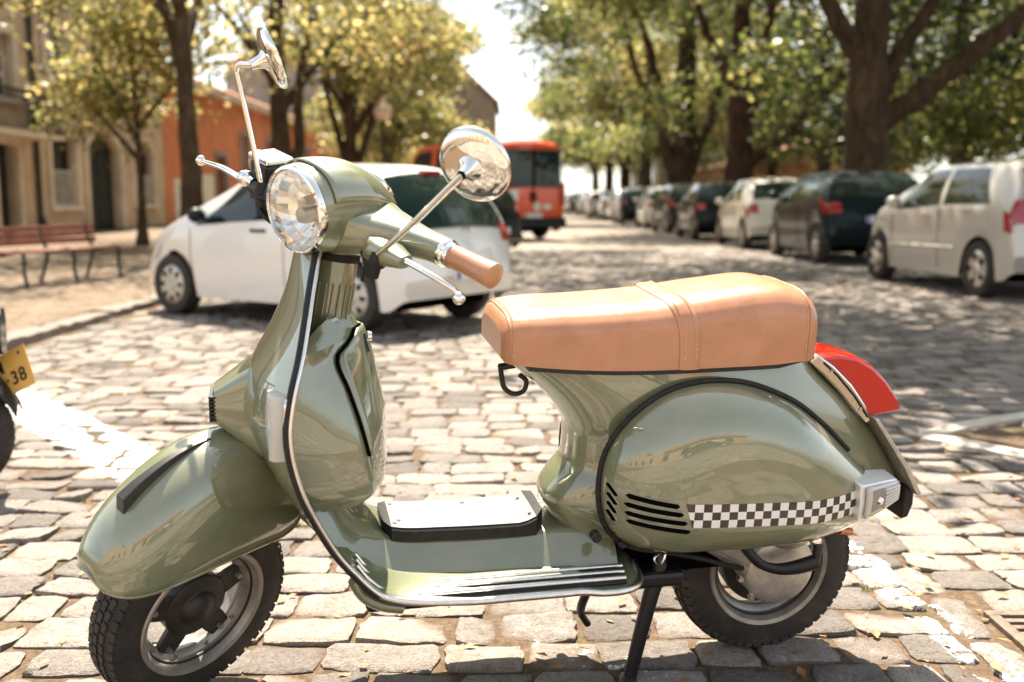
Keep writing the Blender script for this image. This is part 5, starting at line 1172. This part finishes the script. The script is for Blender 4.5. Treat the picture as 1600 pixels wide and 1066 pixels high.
# raised top cover with its joint line, and the speedometer surround
b = MB(); P = []
for x in np.linspace(.088, -.085, 18):
    hy, hz, zc = spl(NK, x)[0]; row = []
    for a in np.linspace(.35, PI-.35, 17): row.append((x, (hy+.003)*sgnpow(math.cos(a), .85), zc+(hz+.003)*sgnpow(math.sin(a), .85)))
    P.append(row)
b.grid(P); hb(b, 'top_cover', M['green'], head, smooth=50, solid=.003)
b = MB(); b.lathe([(.036, -.004), (.040, .002), (.039, .010), (.033, .013), (.031, .010)], (-.082, 0, .052), (-.72, 0, .70), 32); hb(b, 'speedometer_bezel', M['chrome'], head, smooth=40)
b = MB(); b.lathe([(0, .0085), (.031, .0085)], (-.082, 0, .052), (-.72, 0, .70), 32); hb(b, 'speedometer_glass', M['cglass'], head, smooth=0)
# head lamp: ring, faceted bowl, bulb, clear lens
hl0, hd_ = np.array([.106, 0, .036]), np.array([1, 0, -.03])
b = MB(); b.lathe([(.078, -.012), (.0825, -.006), (.0832, .006), (.0805, .013), (.0765, .015), (.0745, .010)], hl0, hd_, 64); hb(b, 'headlamp_ring', M['chrome'], head, smooth=40)
b = MB(); r_h = np.random.default_rng(5); rings = [(.075, .008), (.070, -.004), (.058, -.020), (.044, -.032), (.028, -.040), (.014, -.044)]; P = []
for i, (r_, h) in enumerate(rings):
    P.append([(hl0[0]+h+r_h.normal(0, .0013 if i else 0), r_*math.cos(a), hl0[2]+r_*math.sin(a)) for a in np.linspace(0, 2*PI, 32, endpoint=False)])
b.grid(P, cv=True); b.add(P[-1], [tuple(range(32))]); hb(b, 'reflector', M['reflector'], head, smooth=0)
b = MB(); b.lathe([(.0, .0), (.014, -.002), (.017, -.010), (.017, -.035)], hl0+[0, .004, -.012], hd_, 20); hb(b, 'bulb_shield', M['cast'], head, smooth=40)
b = MB(); b.lathe([(.0, .002), (.007, .0), (.009, -.012), (.009, -.035)], hl0+[0, .012, .020], hd_, 14); hb(b, 'side_bulb', M['cast'], head, smooth=40)
b = MB(); P = []
for r_ in np.linspace(.0005, .0755, 10): P.append([(hl0[0]+.012+.012*(1-(r_/.0755)**2), r_*math.cos(a), hl0[2]+r_*math.sin(a)) for a in np.linspace(0, 2*PI, 40, endpoint=False)])
b.grid(P, cv=True); hb(b, 'headlamp_lens', M['lens'], head, smooth=60)
for s_, nm in ((1, 'left'), (-1, 'right')):
    b = MB(); b.lathe([(.026, .246), (.0275, .250), (.0275, .258), (.024, .262), (.0245, .268), (.0235, .272)], (-.033, 0, .016), (0, s_, 0), 28); hb(b, 'grip_collar', M['chrome'], head, smooth=40)
    b = MB(); b.lathe([(.0228, .270), (.0222, .276), (.0218, .30), (.0225, .34), (.0245, .366), (.0240, .372), (.018, .376), (.001, .377)] if s_ > 0 else [(.0228, .270), (.0222, .278), (.0235, .305), (.0235, .312), (.018, .316), (.001, .317)], (-.033, 0, .016), (0, s_, 0), 28); g_ = hb(b, 'grip', M['leather'], head, smooth=40)
    stitches_ = MB()
    for i in range(12): stitches_.tube([(-.033-.0228, s_*(.275+i*.008), .010), (-.033-.0228, s_*(.280+i*.008), .010)], .0008, 4)
    # lever block and lever
    b = MB(); P = []
    for y, hx, hz, xc, zc in ((.132, .030, .024, .030, -.004), (.15, .032, .0235, .034, -.002), (.19, .026, .019, .037, .0), (.225, .016, .012, .041, .002)):
        a = np.linspace(0, 2*PI, 16, endpoint=False); P.append(np.stack([xc+hx*sgnpow(np.cos(a), .5), np.full(16, y*s_), zc+hz*sgnpow(np.sin(a), .5)], 1))
    b.grid(P, cv=True, caps=True); hb(b, 'lever_block', M['green'] if s_ > 0 else M['black'], head, smooth=35)
    lp_ = path([(.040, s_*.205, .004), (.046, s_*.25, .007), (.050, s_*.29, .008), (.044, s_*.325, .002), (.034, s_*.345, -.008), (.030, s_*.352, -.020)], 26) if s_ > 0 else path([(.05, -.20, .004), (.052, -.26, .008), (.045, -.32, .006), (.035, -.38, -.004), (.028, -.425, -.012)], 26)
    b = MB(); b.tube(lp_, np.interp(np.linspace(0, 1, 26), [0, .6, 1], [.0085, .0075, .0055]), 10, flat=(1, .75)); b.sphere(lp_[-1], .0115, 16, 10); hb(b, 'brake_lever', M['chrome'], head, smooth=60)
# mirrors: left and right stems and their round chrome backs
for s_ in (1, -1):
    if s_ > 0: base, bend, cen, nn = np.array([.06, .168, -.012]), np.array([.062, .335, .188]), np.array([.045, .351, .220]), np.array([.94, .279, -.194])
    else: base, bend, cen, nn = np.array([.06, -.172, .010]), np.array([.062, -.262, .236]), np.array([.03, -.213, .256]), np.array([.86, -.342, -.379])
    nn = nn/np.linalg.norm(nn); R_m = .065 if s_ > 0 else .062
    b = MB(); b.lathe([(.012, -.034), (.013, -.02), (.013, 0), (.010, .012), (.008, .016)], base, (0, .12*s_, 1), 14, caps=True); b.lathe([(.010, -.012), (.006, -.03)], base, (0, .12*s_, 1), 8, caps=True); mm = hb(b, 'mirror_clamp', M['rubber'], head, smooth=40)
    b = MB(); b.tube([base+[0, 0, -.012], base+[-.03, -.045*s_, -.008]], .013, 8, flat=(1.6, .6)); hb(b, 'clamp_plate', M['black'], head, smooth=40)
    b = MB(); jt = cen+nn*.030
    pth = [base+[0, 0, .008], base+(bend-base)*.5+[0, .0, 0], bend] if s_ < 0 else [base+[0, 0, .008], base+(jt-base)*.5, base+(jt-base)*.9]
    if s_ < 0:
        b.tube(path([pth[0], pth[1], bend-np.array([0, .0, .014])], 14), .0055, 10); b.tube(path([bend-np.array([0, 0, .014]), bend+[0, .004, 0.0], jt*.5+bend*.5, jt], 14), .0055, 10)
    else: b.tube(path(pth+[jt], 24), .0062, 10)
    hb(b, 'mirror_stem', M['chrome'], head, smooth=60)
    b = MB(); b.lathe([(.008, .034), (.010, .026), (.014, .012), (.021, .006), (.024, .0)], cen, nn, 24)
    b.lathe([(.001, .006), (R_m*.3, .005), (R_m*.7, .001), (R_m*.93, -.004), (R_m, -.009), (R_m*1.01, -.014), (R_m*.97, -.016)], cen, nn, 56); mb_ = hb(b, 'mirror', M['chrome'], smooth=50)
    b = MB(); b.lathe([(.0005, -.0145), (R_m*.97, -.0145)], cen, nn, 48); hb(b, 'mirror_glass', M['reflector'], mb_, smooth=0)
for q_ in (.0, .016):
    b = MB(); b.tube(path([(.03, .12-q_, -.02), (.0, .09-q_, -.055), (-.035, .05, -.085), (-.045, .03, -.13)], 18), .0042, 8); hb(b, 'control_cable', M['rubber'], head, smooth=60)
b = MB(); b.lathe([(0, .006), (.006, .006), (.007, 0)], (.02, .10, -.052), (0, .5, -1), 10); hb(b, 'screw', M['alu'], head, smooth=0)
# brake fluid reservoir on the far bar
b = MB(); b.box(-.015, .045, -.235, -.175, -.03, .055); hb(b, 'fluid_reservoir', M['black'], head, smooth=0, bevel=.008)
b = MB(); b.box(-.018, .048, -.238, -.172, .055, .068); hb(b, 'reservoir_cap', M['chrome'], head, smooth=0, bevel=.004)
b = MB(); b.sphere((.05, -.235, .012), .017, 14, 10); b.tube([(.05, -.21, .01), (.05, -.25, .014)], .011, 10); hb(b, 'lever_pivot', M['chrome'], head, smooth=50)
b = MB(); b.tube(path([(.05, -.20, -.01), (.06, -.16, -.04), (.03, -.10, -.06), (.0, -.05, -.07)], 16), .005, 8); hb(b, 'brake_hose', M['rubber'], head, smooth=60)

# ================================================================== second scooter, its tail at the left edge
s2 = empty('motor_scooter', 'tail of a second dark scooter at the left edge with a yellow number plate', 'scooter', (-1.99, 3.53, 0), rad(200))
# local x forward (away to the left), y left
b = MB(); b.lathe(tyre_prof(), (0, 0, .213), seg=56); t2 = b.build('tyre', M['tyre'], s2, 50)
b = MB()
for k in range(48):
    a0 = 2*PI*k/48
    for yy in (-.03, -.012, .012, .03):
        vs_ = []
        for r_ in (.203, .2155-(.006 if abs(yy) > .02 else 0)):
            for aa, y_ in ((-.045, -.006), (.045, -.006), (.045, .006), (-.045, .006)): t = a0+aa+(.06 if yy > 0 else 0); vs_.append((r_*math.cos(t), yy+y_, .213+r_*math.sin(t)))
        b.add(vs_, [(0, 1, 2, 3), (4, 7, 6, 5), (0, 4, 5, 1), (1, 5, 6, 2), (2, 6, 7, 3), (3, 7, 4, 0)])
o = b.build('tread', M['tyre'], t2, 0); o['kind'] = 'stuff'
b = MB(); b.lathe([(.142, .04), (.146, .046), (.128, .04), (.11, .01), (.03, .02), (.001, .03)], (0, 0, .213), seg=40); b.lathe([(.142, -.04), (.146, -.046), (.128, -.04), (.11, -.01), (.001, -.01)], (0, 0, .213), seg=40); b.build('rim', M['rim'], s2, 40)
P = []
for a in np.linspace(rad(35), rad(158), 26):
    r_ = .246; P.append([(r_*math.cos(a)*1.02, y, .235+r_*math.sin(a)-.05*(abs(y)/.09)**2) for y in np.linspace(-.085, .085, 11)])
b = MB(); b.grid(P); b.build('mudguard', M['black'], s2, 60, solid=.006)
b = MB(); P = []
for x in np.linspace(-.20, .75, 22):
    k = (x+.2)/.95; w = .07+.09*math.sin(PI*min(1, k*.9+.08)); zt = .66+.10*smst(np.array(k*2))-.1*smst(np.array((k-.75)*4)); zb_ = .50-.12*smst(np.array(k*3))
    a = np.linspace(0, 2*PI, 24, endpoint=False); P.append(np.stack([np.full(24, x), w*sgnpow(np.cos(a), .7), (zt+zb_)/2+(zt-zb_)/2*sgnpow(np.sin(a), .7)], 1))
b.grid(P, cv=True, caps=True); b.build('body', M['c_teal'], s2, 50)
b = MB(); b.box(0, .62, -.13, .13, .745, .80); b.build('seat', M['rubber'], s2, 0, bevel=.03)
b = MB(); b.prism([(.18, -.03, .42), (.75, -.03, .42), (.70, -.03, .16), (.05, -.03, .14)], (0, .06, 0)); b.build('engine', M['cast'], s2, 0, bevel=.02)
b = MB(); b.lathe([(.215, -.04), (.215, .04), (.14, .045), (.14, -.045)], (1.25, 0, .215), seg=40, closed=True); b.build('front_tyre', M['tyre'], s2, 40)
b = MB(); b.tube([(1.25, .06, .215), (1.05, .03, .70), (.98, 0, 1.0)], .025, 10); b.tube([(.98, -.33, 1.02), (.98, .33, 1.02)], .016, 10); b.build('fork', M['rubber'], s2, 50)
b = MB(); b.grid([[(1.08-.1*(z-.3)+.05*(1-(y/.2)**2), y, z) for y in np.linspace(-.2, .2, 9)] for z in np.linspace(.3, .9, 9)]); b.build('leg_shield', M['c_teal'], s2, 60, solid=.01)
b = MB(); b.box(.5, 1.05, -.17, .17, .27, .30); b.build('floor', M['black'], s2, 0, bevel=.01)
# yellow plate with its dark characters (world-aligned placement, then parented)
M['yellow'] = simple('yellow_plate', (.80, .50, .13), .45, var=.06, vscale=20); M['ink'] = simple('plate_ink', (.03, .018, .012), .6)
pe = np.array([.86, -.27, .43]); pe /= np.linalg.norm(pe); pu = np.array([-.66, .34, .67]); pu -= pe*(pu@pe); pu /= np.linalg.norm(pu); pn = np.cross(pe, pu)
pc = np.array([-1.676, 3.55, .402])     # lower right corner
Wp = Matrix(((pe[0], pu[0], pn[0], pc[0]), (pe[1], pu[1], pn[1], pc[1]), (pe[2], pu[2], pn[2], pc[2]), (0, 0, 0, 1)))
bpy.context.view_layer.update()
inv2 = s2.matrix_world.inverted()
b = MB(); b.box(-.225, 0, 0, .150, -.003, 0); pl2 = b.build('number_plate', M['yellow'], s2, 0, bevel=.002); pl2.matrix_local = inv2 @ Wp
def text_part(txt, x, y, size, parent):
    cu = bpy.data.curves.new('lettering', 'FONT'); cu.body = txt; cu.size = size; cu.extrude = .0008; cu.space_character = 1.12; cu.offset = .0012
    tmp = bpy.data.objects.new('lettering', cu); COL.objects.link(tmp); bpy.context.view_layer.update()
    me = bpy.data.meshes.new_from_object(tmp.evaluated_get(bpy.context.evaluated_depsgraph_get())); bpy.data.objects.remove(tmp)
    me.materials.clear(); me.materials.append(M['ink']); o = bpy.data.objects.new('lettering', me); link(o, parent); o.location = (x, y, .0012); return o
text_part('38', -.098, .030, .068, pl2); text_part('·', -.125, .030, .068, pl2); text_part('M', -.165, .086, .062, pl2)
b = MB(); b.lathe([(0, .003), (.006, .003), (.007, 0)], (-.03, .128, 0), (0, 0, 1), 10); b.build('screw', M['chrome'], pl2, 0)
